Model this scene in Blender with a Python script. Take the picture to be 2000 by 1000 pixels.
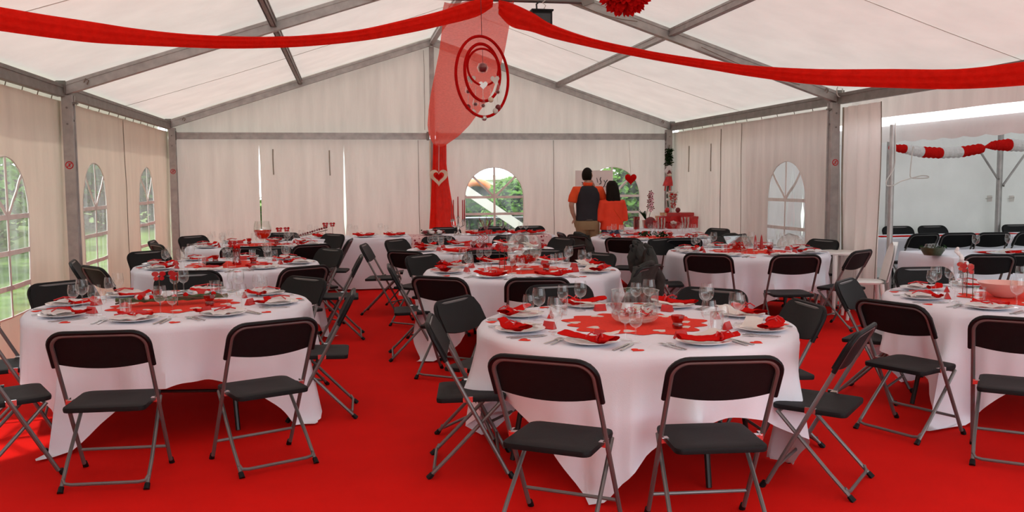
import bpy, bmesh, math, random
from mathutils import Vector, Matrix, noise
random.seed(7)
PI = math.pi
for o in list(bpy.data.objects): bpy.data.objects.remove(o, do_unlink=True)
S = bpy.context.scene
COL = S.collection
# ---------------------------------------------------------------- camera, sky, sun, exposure
PITCH, YAW, ROLL, EYE, FPX = .0834, .1817, -.0071, 1.58, 1751.2
_c, _s = math.cos(YAW), math.sin(YAW)
CF = Vector((_s*math.cos(PITCH), _c*math.cos(PITCH), -math.sin(PITCH)))
_R = Vector((_c, -_s, 0)); _U = _R.cross(CF)
CR = _R*math.cos(ROLL) + _U*math.sin(ROLL)
CU = -_R*math.sin(ROLL) + _U*math.cos(ROLL)
cam = bpy.data.objects.new('camera', bpy.data.cameras.new('camera'))
COL.objects.link(cam)
cam.matrix_world = Matrix(((CR.x, CU.x, -CF.x, 0), (CR.y, CU.y, -CF.y, 0), (CR.z, CU.z, -CF.z, EYE), (0, 0, 0, 1)))
cam.data.sensor_width = 36; cam.data.lens = FPX/2000*36
cam.data.clip_end = 400
S.camera = cam
world = bpy.data.worlds.new('sky'); S.world = world; world.use_nodes = True
bg = world.node_tree.nodes['Background']
bg.inputs[0].default_value = (.92, .95, 1.0, 1); bg.inputs[1].default_value = 3.1
sun = bpy.data.objects.new('sun', bpy.data.lights.new('sun', 'SUN'))
sun.data.energy = 4.6; sun.data.angle = math.radians(2); sun.data.color = (1, .95, .87)
sun.rotation_euler = (math.radians(8), math.radians(-33), 0)   # high, from the left
sun.location = (-8, 4, 14)
COL.objects.link(sun)
S.view_settings.view_transform = 'Standard'; S.view_settings.look = 'None'
S.view_settings.gamma = 1; S.view_settings.use_curve_mapping = False
S.view_settings.exposure = 0.1
S.cycles.max_bounces = 14; S.cycles.diffuse_bounces = 8; S.cycles.transparent_max_bounces = 16
def at_y(px, py, Y):            # a survey helper: where a sight line meets the vertical plane y = Y
    d = CF + CR*((px-1000)/FPX) + CU*((500-py)/FPX)
    return Vector((0, 0, EYE)) + d*(Y/d.y)
# ---------------------------------------------------------------- materials
MATS = {}
def node_mat(name):
    m = bpy.data.materials.new(name); m.use_nodes = True
    nt = m.node_tree; nt.nodes.clear()
    out = nt.nodes.new('ShaderNodeOutputMaterial')
    MATS[name] = m
    return m, nt, out
def N(nt, typ, **kw):
    n = nt.nodes.new(typ)
    for k, v in kw.items():
        if k.startswith('i_'): n.inputs[k[2:].replace('_', ' ')].default_value = v
        else: setattr(n, k, v)
    return n
def L(nt, a, b): nt.links.new(a, b)
def rgba(c): return (c[0], c[1], c[2], 1)
def bump_from(nt, scale, strength, detail=3, dist=.01, stretch=None):
    tc = N(nt, 'ShaderNodeTexCoord'); vec = tc.outputs['Object']
    if stretch:
        mp = N(nt, 'ShaderNodeMapping'); mp.inputs['Scale'].default_value = stretch
        L(nt, vec, mp.inputs[0]); vec = mp.outputs[0]
    no = N(nt, 'ShaderNodeTexNoise'); no.inputs['Scale'].default_value = scale; no.inputs['Detail'].default_value = detail
    L(nt, vec, no.inputs['Vector'])
    b = N(nt, 'ShaderNodeBump'); b.inputs['Strength'].default_value = strength; b.inputs['Distance'].default_value = dist
    L(nt, no.outputs[0], b.inputs['Height'])
    return no, b
def pbr(name, col, rough=.6, metal=0, spec=.5, var=.08, vscale=6, bump=0, bscale=40, coat=0, emit=None, stretch=None):
    m, nt, out = node_mat(name)
    p = N(nt, 'ShaderNodeBsdfPrincipled')
    p.inputs['Roughness'].default_value = rough; p.inputs['Metallic'].default_value = metal
    p.inputs['Specular IOR Level'].default_value = spec; p.inputs['Coat Weight'].default_value = coat
    tc = N(nt, 'ShaderNodeTexCoord'); no = N(nt, 'ShaderNodeTexNoise'); no.inputs['Scale'].default_value = vscale
    no.inputs['Detail'].default_value = 4
    vec = tc.outputs['Object']
    if stretch:
        mp = N(nt, 'ShaderNodeMapping'); mp.inputs['Scale'].default_value = stretch
        L(nt, vec, mp.inputs[0]); vec = mp.outputs[0]
    L(nt, vec, no.inputs['Vector'])
    r = N(nt, 'ShaderNodeValToRGB')
    r.color_ramp.elements[0].position = .3; r.color_ramp.elements[1].position = .7
    r.color_ramp.elements[0].color = rgba([max(0, c*(1-var)) for c in col]); r.color_ramp.elements[1].color = rgba([min(1, c*(1+var)) for c in col])
    L(nt, no.outputs[0], r.inputs[0]); L(nt, r.outputs[0], p.inputs['Base Color'])
    if bump:
        _, b = bump_from(nt, bscale, bump); L(nt, b.outputs[0], p.inputs['Normal'])
    L(nt, p.outputs[0], out.inputs[0])
    return m
def fabric(name, col, trans, tcol=None, mix=.5, var=.05, vscale=3, bump=.25, bscale=7, stretch=None, clear=0, cstretch=None):
    """thin cloth: diffuse front, light coming through; clear = share of open weave"""
    m, nt, out = node_mat(name)
    no, b = bump_from(nt, bscale, bump, 4, .02, stretch)
    r = N(nt, 'ShaderNodeValToRGB')
    r.color_ramp.elements[0].position = .3; r.color_ramp.elements[1].position = .7
    r.color_ramp.elements[0].color = rgba([c*(1-var) for c in col]); r.color_ramp.elements[1].color = rgba([min(1, c*(1+var)) for c in col])
    tc = N(nt, 'ShaderNodeTexCoord'); n2 = N(nt, 'ShaderNodeTexNoise'); n2.inputs['Scale'].default_value = vscale; n2.inputs['Detail'].default_value = 5
    cv = tc.outputs['Object']
    if cstretch:
        mp = N(nt, 'ShaderNodeMapping'); mp.inputs['Scale'].default_value = cstretch; L(nt, cv, mp.inputs[0]); cv = mp.outputs[0]
    L(nt, cv, n2.inputs['Vector']); L(nt, n2.outputs[0], r.inputs[0])
    d = N(nt, 'ShaderNodeBsdfDiffuse'); t = N(nt, 'ShaderNodeBsdfTranslucent')
    L(nt, r.outputs[0], d.inputs[0]); r2 = N(nt, 'ShaderNodeValToRGB'); tc_ = tcol or col
    r2.color_ramp.elements[0].position = .3; r2.color_ramp.elements[1].position = .7
    r2.color_ramp.elements[0].color = rgba([c*(1-var) for c in tc_]); r2.color_ramp.elements[1].color = rgba([min(1, c*(1+var)) for c in tc_])
    L(nt, n2.outputs[0], r2.inputs[0]); L(nt, r2.outputs[0], t.inputs[0])
    L(nt, b.outputs[0], d.inputs['Normal']); L(nt, b.outputs[0], t.inputs['Normal'])
    mx = N(nt, 'ShaderNodeMixShader'); mx.inputs[0].default_value = trans
    L(nt, d.outputs[0], mx.inputs[1]); L(nt, t.outputs[0], mx.inputs[2])
    last = mx
    if clear:
        tr = N(nt, 'ShaderNodeBsdfTransparent')
        m2 = N(nt, 'ShaderNodeMixShader'); m2.inputs[0].default_value = clear
        L(nt, mx.outputs[0], m2.inputs[1]); L(nt, tr.outputs[0], m2.inputs[2]); last = m2
    L(nt, last.outputs[0], out.inputs[0])
    return m
def glass(name, tint=(1, 1, 1), gloss=.06, rough=.02, edge=.55, haze=0):
    m, nt, out = node_mat(name)
    tr = N(nt, 'ShaderNodeBsdfTransparent'); tr.inputs[0].default_value = rgba(tint)
    gl = N(nt, 'ShaderNodeBsdfGlossy'); gl.inputs['Roughness'].default_value = rough
    gl.inputs['Color'].default_value = (.95, .95, .95, 1)
    lw = N(nt, 'ShaderNodeLayerWeight'); lw.inputs['Blend'].default_value = .25
    mr = N(nt, 'ShaderNodeMapRange'); mr.inputs['To Min'].default_value = gloss; mr.inputs['To Max'].default_value = edge
    L(nt, lw.outputs['Facing'], mr.inputs['Value'])
    mx = N(nt, 'ShaderNodeMixShader'); L(nt, mr.outputs[0], mx.inputs[0]); L(nt, tr.outputs[0], mx.inputs[1]); L(nt, gl.outputs[0], mx.inputs[2])
    last = mx
    if haze:
        tc = N(nt, 'ShaderNodeTexCoord'); mp = N(nt, 'ShaderNodeMapping'); mp.inputs['Scale'].default_value = (5, 5, .7); mp.inputs['Rotation'].default_value = (.5, .5, 0)
        no = N(nt, 'ShaderNodeTexNoise'); no.inputs['Scale'].default_value = 2.2; no.inputs['Detail'].default_value = 2
        L(nt, tc.outputs['Object'], mp.inputs[0]); L(nt, mp.outputs[0], no.inputs['Vector'])
        rr = N(nt, 'ShaderNodeMapRange'); rr.inputs['From Min'].default_value = .42; rr.inputs['From Max'].default_value = .72
        rr.inputs['To Min'].default_value = haze*.35; rr.inputs['To Max'].default_value = haze
        L(nt, no.outputs[0], rr.inputs['Value'])
        d = N(nt, 'ShaderNodeBsdfTranslucent'); d.inputs[0].default_value = (.8, .82, .85, 1)
        m2 = N(nt, 'ShaderNodeMixShader'); L(nt, rr.outputs[0], m2.inputs[0]); L(nt, mx.outputs[0], m2.inputs[1]); L(nt, d.outputs[0], m2.inputs[2]); last = m2
    L(nt, last.outputs[0], out.inputs[0])
    return m
fabric('roof_pvc', (.90, .875, .83), .20, (.605, .585, .535), bump=.5, bscale=5, vscale=2)
fabric('wall_pvc', (.86, .825, .785), .20, (.52, .475, .438), bump=.9, bscale=4, stretch=(2.6, 2.6, .45), vscale=2.2, var=.075, cstretch=(3, 3, .35))  # wall and curtain streaks: crease shading and dirt put into the colour
fabric('curtain_pvc', (.86, .82, .785), .30, (.90, .81, .76), bump=.7, bscale=4, stretch=(2.6, 2.6, .45), vscale=2.2, var=.06, cstretch=(3, 3, .35))
fabric('wall_pvc_left', (.86, .79, .70), .20, (.48, .395, .31), bump=.8, bscale=4, stretch=(1.4, 1.4, .6), vscale=2.2, var=.06, cstretch=(2, 2, .5))
fabric('party_pvc', (.80, .795, .79), .22, (.405, .405, .408), bump=.4, bscale=5, vscale=2)
fabric('white_cloth', (.80, .825, .90), .08, (.6, .58, .62), bump=.10, bscale=220, vscale=4, var=.02)
fabric('white_cloth_far', (.78, .755, .76), .10, (.6, .56, .57), bump=.2, bscale=60, vscale=4)
fabric('sheer_red', (.95, .09, .06), .6, (1, .10, .07), bump=.6, bscale=60, clear=.19, var=.16, vscale=30, cstretch=(1, 1, 1.6))
fabric('dense_red', (.80, .025, .015), .45, (.95, .035, .02), bump=.4, bscale=50, clear=.03, var=.08, vscale=14)
fabric('napkin_red', (.62, .014, .012), .15, (.6, .02, .02), bump=.4, bscale=60)
fabric('napkin_white', (.82, .81, .81), .2, (.7, .7, .7), bump=.3, bscale=60)
fabric('paper_red', (.56, .008, .008), .2, (.5, .02, .02), bump=.1)
fabric('paper_white', (.80, .78, .74), .25, (.7, .68, .62), bump=.1)
fabric('leaf', (.035, .085, .02), .3, (.09, .19, .035), var=.5, vscale=20, bump=.1)
fabric('leaf_bright', (.11, .235, .05), .3, (.26, .45, .10), var=.4, vscale=20, bump=.1)
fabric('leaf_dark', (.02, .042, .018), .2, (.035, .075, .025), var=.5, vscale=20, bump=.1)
pbr('aluminium', (.40, .385, .375), .42, .55, var=.16, vscale=9, bump=.05, stretch=(1, 1, 1))
pbr('aluminium_dark', (.22, .205, .19), .5, .4, var=.15, vscale=9)  # dark fittings; on the eave beams this tone is painted shade
pbr('steel_grey', (.16, .155, .155), .38, .55, var=.08)
pbr('chrome', (.72, .72, .72), .16, 1, var=.03)
pbr('cutlery_steel', (.55, .54, .53), .22, 1, var=.05)
pbr('black_plastic', (.004, .004, .005), .5, spec=.22, var=.2, vscale=30, bump=.08, bscale=150)
pbr('charcoal_plastic', (.0045, .005, .006), .6, spec=.22, var=.15, vscale=25, bump=.12, bscale=160)
pbr('black_metal', (.012, .012, .012), .35, .3)
pbr('carpet', (.66, .0085, .0055), .95, spec=.08, var=.05, vscale=3, bump=.35, bscale=320)
pbr('grass', (.095, .155, .035), .9, spec=.1, var=.45, vscale=2.2, bump=.5, bscale=30)
pbr('china', (.84, .84, .85), .12, var=.02, coat=.3)
pbr('white_plastic', (.78, .77, .74), .38, var=.03)
pbr('felt_red', (.70, .045, .028), .9, spec=.1, var=.08, vscale=60, bump=.2, bscale=200)
pbr('gloss_red', (.45, .008, .01), .2, var=.15, coat=.4)
pbr('gift_red', (.50, .012, .012), .35, var=.25, vscale=18)
pbr('candle_red', (.36, .012, .012), .45, var=.1)
pbr('dark_red', (.16, .008, .012), .4, var=.3, vscale=30)
pbr('pink', (.62, .20, .30), .35, var=.2)
pbr('pink_bowl', (.70, .38, .33), .35, var=.06)
pbr('ribbon_red', (.5, .01, .015), .35, var=.1)
pbr('twig', (.09, .055, .03), .8, var=.3, vscale=40)
pbr('twig_green', (.06, .085, .03), .8, var=.4, vscale=30)
pbr('wood', (.45, .30, .18), .55, var=.2, vscale=12)
pbr('wood_pale', (.68, .56, .42), .6, var=.12, vscale=14)
pbr('rope', (.55, .53, .50), .8, var=.1)
pbr('cord_dark', (.20, .155, .12), .8, var=.2)
pbr('strap', (.30, .27, .22), .8, var=.2)
pbr('skin', (.42, .22, .15), .5, var=.08, vscale=9)
pbr('skin_pale', (.55, .31, .22), .5, var=.08, vscale=9)
pbr('hair_dark', (.010, .0065, .0045), .75, spec=.12, var=.4, vscale=60, stretch=(5, 5, .6), bump=.3, bscale=80)
pbr('shirt_orange', (.72, .075, .018), .75, spec=.2, var=.08, bump=.25, bscale=14)
pbr('blouse_orange', (.75, .055, .022), .75, spec=.2, var=.08, bump=.3, bscale=12)
pbr('vest_grey', (.024, .022, .026), .8, spec=.2, var=.12, bump=.25, bscale=16)
pbr('khaki', (.26, .175, .095), .85, spec=.15, var=.1, bump=.4, bscale=14)
pbr('jeans', (.05, .06, .10), .85, spec=.15, var=.1)
pbr('leather', (.05, .03, .02), .5, var=.2)
pbr('jacket_grey', (.040, .040, .037), .85, spec=.15, var=.25, vscale=12, bump=.5, bscale=18)
pbr('board', (.74, .68, .66), .7, var=.03)
pbr('ink', (.012, .012, .012), .6, var=.1)
pbr('added_sheet', (.33, .32, .30), .8, var=.12)
pbr('concrete', (.55, .53, .50), .8, var=.1)
pbr('roof_tile', (.42, .13, .07), .7, var=.2)
pbr('white_paint', (.82, .82, .80), .5, var=.03)
pbr('dark_glass', (.03, .035, .04), .1, var=.2)
pbr('bark', (.09, .065, .045), .9, var=.4, vscale=10, bump=.5, bscale=20)
pbr('orange_vinyl', (.75, .22, .08), .4, var=.1)
pbr('liquid_red', (.72, .025, .004), .15, var=.05)
pbr('silver', (.6, .59, .57), .2, .9, var=.1)
pbr('dish_green', (.05, .07, .035), .3, var=.4, vscale=30)
pbr('yellow_tape', (.6, .45, .03), .6)
glass('clear_glass', (.975, .985, .985), .04, .015, .55)
glass('bowl_glass', (.96, .98, .97), .035, .015, .5)
glass('red_glass', (.75, .05, .05), .10, .05, .5)
glass('film', (.93, .95, .96), .06, .12, .5, haze=.2)
glass('film_clear', (.97, .98, .99), .03, .08, .4, haze=.10)
# printed cotton with little red hearts or flowers
def print_mat():
    m, nt, out = node_mat('printed_runner')
    p = N(nt, 'ShaderNodeBsdfPrincipled'); p.inputs['Roughness'].default_value = .9
    tc = N(nt, 'ShaderNodeTexCoord'); v = N(nt, 'ShaderNodeTexVoronoi'); v.inputs['Scale'].default_value = 22
    L(nt, tc.outputs['Object'], v.inputs['Vector'])
    r = N(nt, 'ShaderNodeValToRGB'); e = r.color_ramp.elements
    e[0].position = .30; e[0].color = (.30, .02, .035, 1); e[1].position = .42; e[1].color = (.72, .52, .52, 1)
    L(nt, v.outputs['Distance'], r.inputs[0]); L(nt, r.outputs[0], p.inputs['Base Color']); L(nt, p.outputs[0], out.inputs[0])
print_mat()
# ---------------------------------------------------------------- mesh helpers
class MB:
    def __init__(s): s.v = []; s.f = []; s.flat = []
    def add(s, vs, fs):
        b = len(s.v); s.v += [tuple(v) for v in vs]; s.f += [[i+b for i in f] for f in fs]; return s
    def box(s, c, d, R=None):
        x, y, z = d[0]/2, d[1]/2, d[2]/2
        vs = [Vector((a*x, b*y, e*z)) for e in (-1, 1) for a, b in ((-1, -1), (1, -1), (1, 1), (-1, 1))]
        if R: vs = [R @ v for v in vs]
        c = Vector(c)
        return s.add([v+c for v in vs], [(0, 3, 2, 1), (4, 5, 6, 7), (0, 1, 5, 4), (1, 2, 6, 5), (2, 3, 7, 6), (3, 0, 4, 7)])
    def beam(s, a, b, w, h, up=(0, 0, 1)):
        a, b = Vector(a), Vector(b); d = (b-a).normalized(); up = Vector(up)
        sd = d.cross(up).normalized(); u = sd.cross(d).normalized()
        vs = [p + sd*(i*w/2) + u*(j*h/2) for p in (a, b) for i, j in ((-1, -1), (1, -1), (1, 1), (-1, 1))]
        return s.add(vs, [(0, 3, 2, 1), (4, 5, 6, 7), (0, 1, 5, 4), (1, 2, 6, 5), (2, 3, 7, 6), (3, 0, 4, 7)])
    def tube(s, pts, r, n=8, closed=False, caps=True, squash=1, up=(0, 0, 1)):
        pts = [Vector(p) for p in pts]; m = len(pts)
        rs = r if isinstance(r, (list, tuple)) else [r]*m
        rings = []; prev = None
        for i, p in enumerate(pts):
            if closed: t = (pts[(i+1) % m]-pts[i-1])
            else: t = pts[min(i+1, m-1)]-pts[max(i-1, 0)]
            t = t.normalized() if t.length > 1e-9 else Vector((0, 0, 1))
            if prev is None:
                a = Vector(up)
                if abs(t.dot(a)) > .95: a = Vector((1, 0, 0))
                u = (a - t*a.dot(t)).normalized()
            else:
                u = prev - t*prev.dot(t); u = u.normalized() if u.length > 1e-6 else t.orthogonal().normalized()
            prev = u; w = t.cross(u)
            rings.append([p + u*(math.cos(k*2*PI/n)*rs[i]*squash) + w*(math.sin(k*2*PI/n)*rs[i]) for k in range(n)])
        vs = [v for ring in rings for v in ring]; fs = []
        for i in range(m if closed else m-1):
            j = (i+1) % m
            for k in range(n): fs.append((i*n+k, i*n+(k+1) % n, j*n+(k+1) % n, j*n+k))
        if caps and not closed:
            fs.append(tuple(range(n-1, -1, -1))); fs.append(tuple((m-1)*n+k for k in range(n)))
        return s.add(vs, fs)
    def lathe(s, prof, n=16, c=(0, 0, 0), wob=None):
        vs = []; fs = []; m = len(prof)
        for i, (r, z) in enumerate(prof):
            for k in range(n):
                a = 2*PI*k/n; q = r*(wob(a, i) if wob else 1)
                vs.append((c[0]+q*math.cos(a), c[1]+q*math.sin(a), c[2]+z))
        for i in range(m-1):
            for k in range(n): fs.append((i*n+k, i*n+(k+1) % n, (i+1)*n+(k+1) % n, (i+1)*n+k))
        if prof[0][0] > 1e-4: pass
        return s.add(vs, fs)
    def solid(s, prof, n=16, c=(0, 0, 0)):
        return s.lathe([(1e-5, prof[0][1])] + list(prof) + [(1e-5, prof[-1][1])], n, c)
    def grid(s, fn, nu, nv, closed=False):
        vs = [fn(i/(nu if closed else nu), j/nv) for i in range(nu if closed else nu+1) for j in range(nv+1)]
        w = nv+1; fs = []
        for i in range(nu):
            i2 = (i+1) % nu if closed else i+1
            for j in range(nv): fs.append((i*w+j, i2*w+j, i2*w+j+1, i*w+j+1))
        return s.add(vs, fs)
    def prism(s, pts, z0, z1, M=None):
        n = len(pts)
        vs = [Vector((p[0], p[1], z)) for z in (z0, z1) for p in pts]
        if M: vs = [M @ v for v in vs]
        return s.add(vs, [tuple(range(n-1, -1, -1)), tuple(range(n, 2*n))] + [(k, (k+1) % n, n+(k+1) % n, n+k) for k in range(n)])
    def ball(s, c, r, n=12, m=8, sc=(1, 1, 1)):
        c = Vector(c); prof = [(math.sin(PI*i/m)*r+1e-5, -math.cos(PI*i/m)*r) for i in range(m+1)]
        b = len(s.v); s.lathe(prof, n)
        for i in range(b, len(s.v)):
            v = s.v[i]; s.v[i] = (c.x+v[0]*sc[0], c.y+v[1]*sc[1], c.z+v[2]*sc[2])
        return s
    def loft(s, secs, n=20):
        rings = []
        for (c, rx, ry) in secs:
            rings.append([(c[0]+math.copysign(abs(math.cos(a))**.85, math.cos(a))*rx, c[1]+math.copysign(abs(math.sin(a))**.85, math.sin(a))*ry, c[2]) for a in (2*PI*k/n for k in range(n))])
        m = len(secs); vs = [v for r in rings for v in r]
        fs = [(i*n+k, i*n+(k+1) % n, (i+1)*n+(k+1) % n, (i+1)*n+k) for i in range(m-1) for k in range(n)]
        fs += [tuple(range(n-1, -1, -1)), tuple((m-1)*n+k for k in range(n))]
        return s.add(vs, fs)
    def mesh(s, name, smooth=True, angle=40):
        me = bpy.data.meshes.new(name); me.from_pydata(s.v, [], s.f); me.update()
        if smooth:
            me.polygons.foreach_set('use_smooth', [True]*len(me.polygons))
            try: me.set_sharp_from_angle(angle=math.radians(angle))
            except Exception: pass
        return me
    def build(s, name, mat, parent=None, smooth=True, angle=40, loc=None, rz=0):
        me = s.mesh(name, smooth, angle); return link(name, me, mat, parent, loc, rz)
def link(name, me, mat, parent=None, loc=None, rz=0):
    if mat and not me.materials: me.materials.append(MATS[mat])
    o = bpy.data.objects.new(name, me); COL.objects.link(o)
    if parent: o.parent = parent
    if loc is not None: o.location = loc
    if rz: o.rotation_euler = (0, 0, rz)
    return o
def tag(o, label, cat, group=None):
    o['label'] = label; o['category'] = cat
    if group: o['group'] = group
    return o
def struct(o, label=None):
    o['kind'] = 'structure'
    if label: o['label'] = label
    return o
def empty(name, loc=(0, 0, 0), rz=0, label=None, cat=None, group=None):
    o = bpy.data.objects.new(name, None); COL.objects.link(o); o.empty_display_size = .1
    o.location = loc; o.rotation_euler = (0, 0, rz)
    if label: tag(o, label, cat, group)
    return o
def remesh(o, vox=.012, sm=6):
    r = o.modifiers.new('remesh', 'REMESH'); r.mode = 'VOXEL'; r.voxel_size = vox; r.use_smooth_shade = True
    if sm:
        s = o.modifiers.new('smooth', 'SMOOTH'); s.iterations = sm; s.factor = .5
    return o
KIND = {}
def proto(kind, name, parts):
    """parts: (part name, mesh, material, parent index or None)"""
    for p in parts:
        if not p[1].materials: p[1].materials.append(MATS[p[2]])
    KIND[kind] = (name, parts)
def spawn(kind, loc, rz, label, cat, group=None, tilt=None, scale=None):
    name, parts = KIND[kind]
    if len(parts) == 1:
        o = bpy.data.objects.new(name, parts[0][1]); COL.objects.link(o)
        o.location = loc; o.rotation_euler = (tilt[0], tilt[1], rz) if tilt else (0, 0, rz)
        if scale: o.scale = scale
        return tag(o, label, cat, group)
    o = empty(name, loc, rz, label, cat, group)
    if tilt: o.rotation_euler = (tilt[0], tilt[1], rz)
    if scale: o.scale = scale
    made = []
    for pn, me, mt, par in parts:
        c = bpy.data.objects.new(pn, me); COL.objects.link(c); c.parent = made[par] if par is not None else o
        made.append(c)
    return o
def heart(w, n=20):
    pts = []
    for k in range(n):
        t = 2*PI*k/n
        pts.append((w*16*math.sin(t)**3/34, w*(13*math.cos(t)-5*math.cos(2*t)-2*math.cos(3*t)-math.cos(4*t))/34))
    return pts[::-1]
def nz(x, y=0., z=0.): return noise.noise((x, y, z))
# ================================================================ the marquee
XL, XR, Y2, BAY = -2.97, 6.03, 16.19, 5.94
XM, W = (XL+XR)/2, XR-XL
Y1, Y0, YM = Y2-BAY, Y2-2*BAY, Y2-3*BAY
EZ, AZ = 2.571, 4.05
SL = (AZ-EZ)/(W/2)
def zr(x): return AZ - SL*abs(x-XM)
# floor and ground
m = MB(); m.grid(lambda u, v: (XR+.2+u*6.6, YM-.3+v*(Y2-YM-2.8), 0), 20, 30)
struct(m.build('floor', 'added_sheet'), 'added grey sheet under the party tent, limiting red bounce')  # grey sheet made up to keep red bounce out of the party tent
m = MB(); m.grid(lambda u, v: (XL-.1+u*(XR-XL+.3), YM-.3+v*(Y2-YM+.25), 0), 30, 40)
struct(m.build('floor', 'carpet'), 'bright red carpet laid over the marquee floor')
m = MB(); m.grid(lambda u, v: (-60+120*u, -30+120*v, -.05+.03*nz(u*30, v*30)), 60, 60)
struct(m.build('ground', 'grass'), 'sunlit mown lawn around the marquee')
# roof sheets, one per bay and slope, with the welded seam in the middle of the bay
frames = [YM, Y0, Y1, Y2]
for i in range(3):
    for sd in (-1, 1):
        a, b = frames[i], frames[i+1]
        def rf(u, v, a=a, b=b, sd=sd):
            x = XM + sd*(u*(W/2+.16)); y = a+(b-a)*v
            sag = -.035*math.sin(PI*v)*math.sin(PI*u) + .006*nz(x*1.3, y*1.3)
            return (x, y, zr(x)+.085+sag)
        m = MB(); m.grid(rf, 26, 22)
        c = struct(m.build('ceiling', 'roof_pvc'), 'translucent cream roof sheet of the marquee')
        m = MB(); n = 26
        m.tube([Vector(rf(k/n, .5))-Vector((0, 0, .006)) for k in range(n+1)], .0035, 5)
        m.build('seam', 'rope', c)
        # eave flap hanging outside the wall
        def fl(u, v, a=a, b=b, sd=sd):
            return (XM+sd*(W/2+.15), a+(b-a)*u, zr(XR+.15)+.085 - v*.36)
        if not (sd == 1 and i < 2):
            m = MB(); m.grid(fl, 12, 3); m.build('eave_flap', 'roof_pvc', c)
        else:
            m = MB(); m.grid(lambda u, v, a=a, b=b: (XR+.14, a+(b-a)*u, 2.60-v*.315+.01*nz(u*9)), 30, 3); m.build('eave_flap', 'wall_pvc', c)
# ---- walls
WZB, WZS, WH = .40, 1.29, .54
def wrk(u, z, k, amp):
    return amp*(nz(u*1.1+k, z*.5, k) + .55*nz(u*4.2, z*.35+k, 2.*k) + .22*nz(u*9+z*2.2, z*1.6, k+5.))
def sheet(P, u0, u1, z0, z1, wins=(), du=.07, edge=None, k=0, amp=.03):
    m = MB(); zt = z1 if callable(z1) else (lambda u: z1)
    us = []
    cuts = [u0] + [c for w in sorted(wins) for c in (w-WH, w+WH)] + [u1]
    segs = list(zip(cuts[:-1], cuts[1:]))
    for si, (a, b) in enumerate(segs):
        inw = si % 2 == 1
        if inw:
            n = 18; cols = [(a+b)/2 - WH*math.cos(PI*i/n) for i in range(n+1)]
        else:
            n = max(2, int((b-a)/du)); cols = [a+(b-a)*i/n for i in range(n+1)]
        def rows(lo, hi, n): return [lo+(hi-lo)*j/n for j in range(n+1)]
        if inw:
            c = (a+b)/2
            arch = lambda u: WZS + math.sqrt(max(0, WH*WH-(u-c)**2))
            blocks = [lambda u: rows(z0, WZB, 8), lambda u: rows(arch(u), zt(u), 10)]
        else:
            blocks = [lambda u: rows(z0, WZB, 8)[:-1] + rows(WZB, WZS, 10)[:-1] + rows(WZS, zt(u), 10)]
        for bl in blocks:
            vs = []; nr = len(bl(cols[0]))
            for u in cols:
                for z in bl(u):
                    uu = u + edge(u, z) if edge else u
                    vs.append(P(uu, z, wrk(uu, z, k, amp)))
            fs = [(i*nr+j, (i+1)*nr+j, (i+1)*nr+j+1, i*nr+j+1) for i in range(len(cols)-1) for j in range(nr-1)]
            m.add(vs, fs)
    return m
WN = [0]
def window(P, c, k, amp, film='film', bars=(1.29, .97, .66), nrm=1):
    WN[0] += 1
    off = lambda u, z, e=0: P(u, z, wrk(u, z, k, amp)+e)
    n = 18
    path = [(c-WH, WZB+(WZS-WZB)*i/8) for i in range(8)] + [(c-WH*math.cos(PI*i/n), WZS+WH*math.sin(PI*i/n)) for i in range(n+1)] + [(c+WH, WZS-(WZS-WZB)*i/8) for i in range(1, 9)] + [(c+WH-2*WH*i/8, WZB) for i in range(1, 8)]
    m = MB(); m.tube([off(u, z, 0) for u, z in path], .007, 5, closed=True)
    w = struct(m.build('window_%d' % WN[0], 'wall_pvc'), 'arched clear film window with white glazing bars')
    m = MB(); cols = [c-WH*math.cos(PI*i/n) for i in range(n+1)]; vs = []
    for u in cols:
        hi = WZS+math.sqrt(max(0, WH*WH-(u-c)**2))
        vs += [off(u, WZB+(hi-WZB)*j/12, .012*nz(u*3, j*.3, k)) for j in range(13)]
    m.add(vs, [(i*13+j, (i+1)*13+j, (i+1)*13+j+1, i*13+j+1) for i in range(n) for j in range(12)])
    m.build('pane', film, w)
    def bar(a, b, wd=.038):
        m = MB(); q = 8; d = Vector((b[0]-a[0], b[1]-a[1])).normalized(); s = Vector((-d.y, d.x))*wd/2
        vs = []
        for i in range(q+1):
            u = a[0]+(b[0]-a[0])*i/q; z = a[1]+(b[1]-a[1])*i/q
            for e, t in ((1, .004), (-1, .004), (-1, -.004), (1, -.004)): vs.append(off(u+s.x*e, z+s.y*e, t+.004*nz(z*5, u*5, k)))
        m.add(vs, [(i*4+j, (i+1)*4+j, (i+1)*4+(j+1) % 4, i*4+(j+1) % 4) for i in range(q) for j in range(4)] + [(3, 2, 1, 0), (q*4, q*4+1, q*4+2, q*4+3)])
        m.build('glazing_bar', 'wall_pvc', w)
    bar((c, WZB), (c, WZS+WH))
    for z in bars: bar((c-WH, z), (c+WH, z), .045)
    for s in (-1, 1): bar((c, WZS), (c+s*WH*.72, WZS+WH*.69))
    return w
PL = lambda u, z, o: (XL+.0+o, u, z)
PR = lambda u, z, o: (XR-o, u, z)
PB = lambda u, z, o: (u, Y2-.03-o, z)
def seam_cord(parent, P, u, z0, z1, k, amp, r=.0045, mat='cord_dark', name='seam_cord'):
    m = MB(); m.tube([P(u+.012*nz(z0+(z1-z0)*i/16*2, k), z0+(z1-z0)*i/16, wrk(u, z0+(z1-z0)*i/16, k, amp)+.008) for i in range(17)], r, 5)
    return m.build(name, mat, parent)
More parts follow.
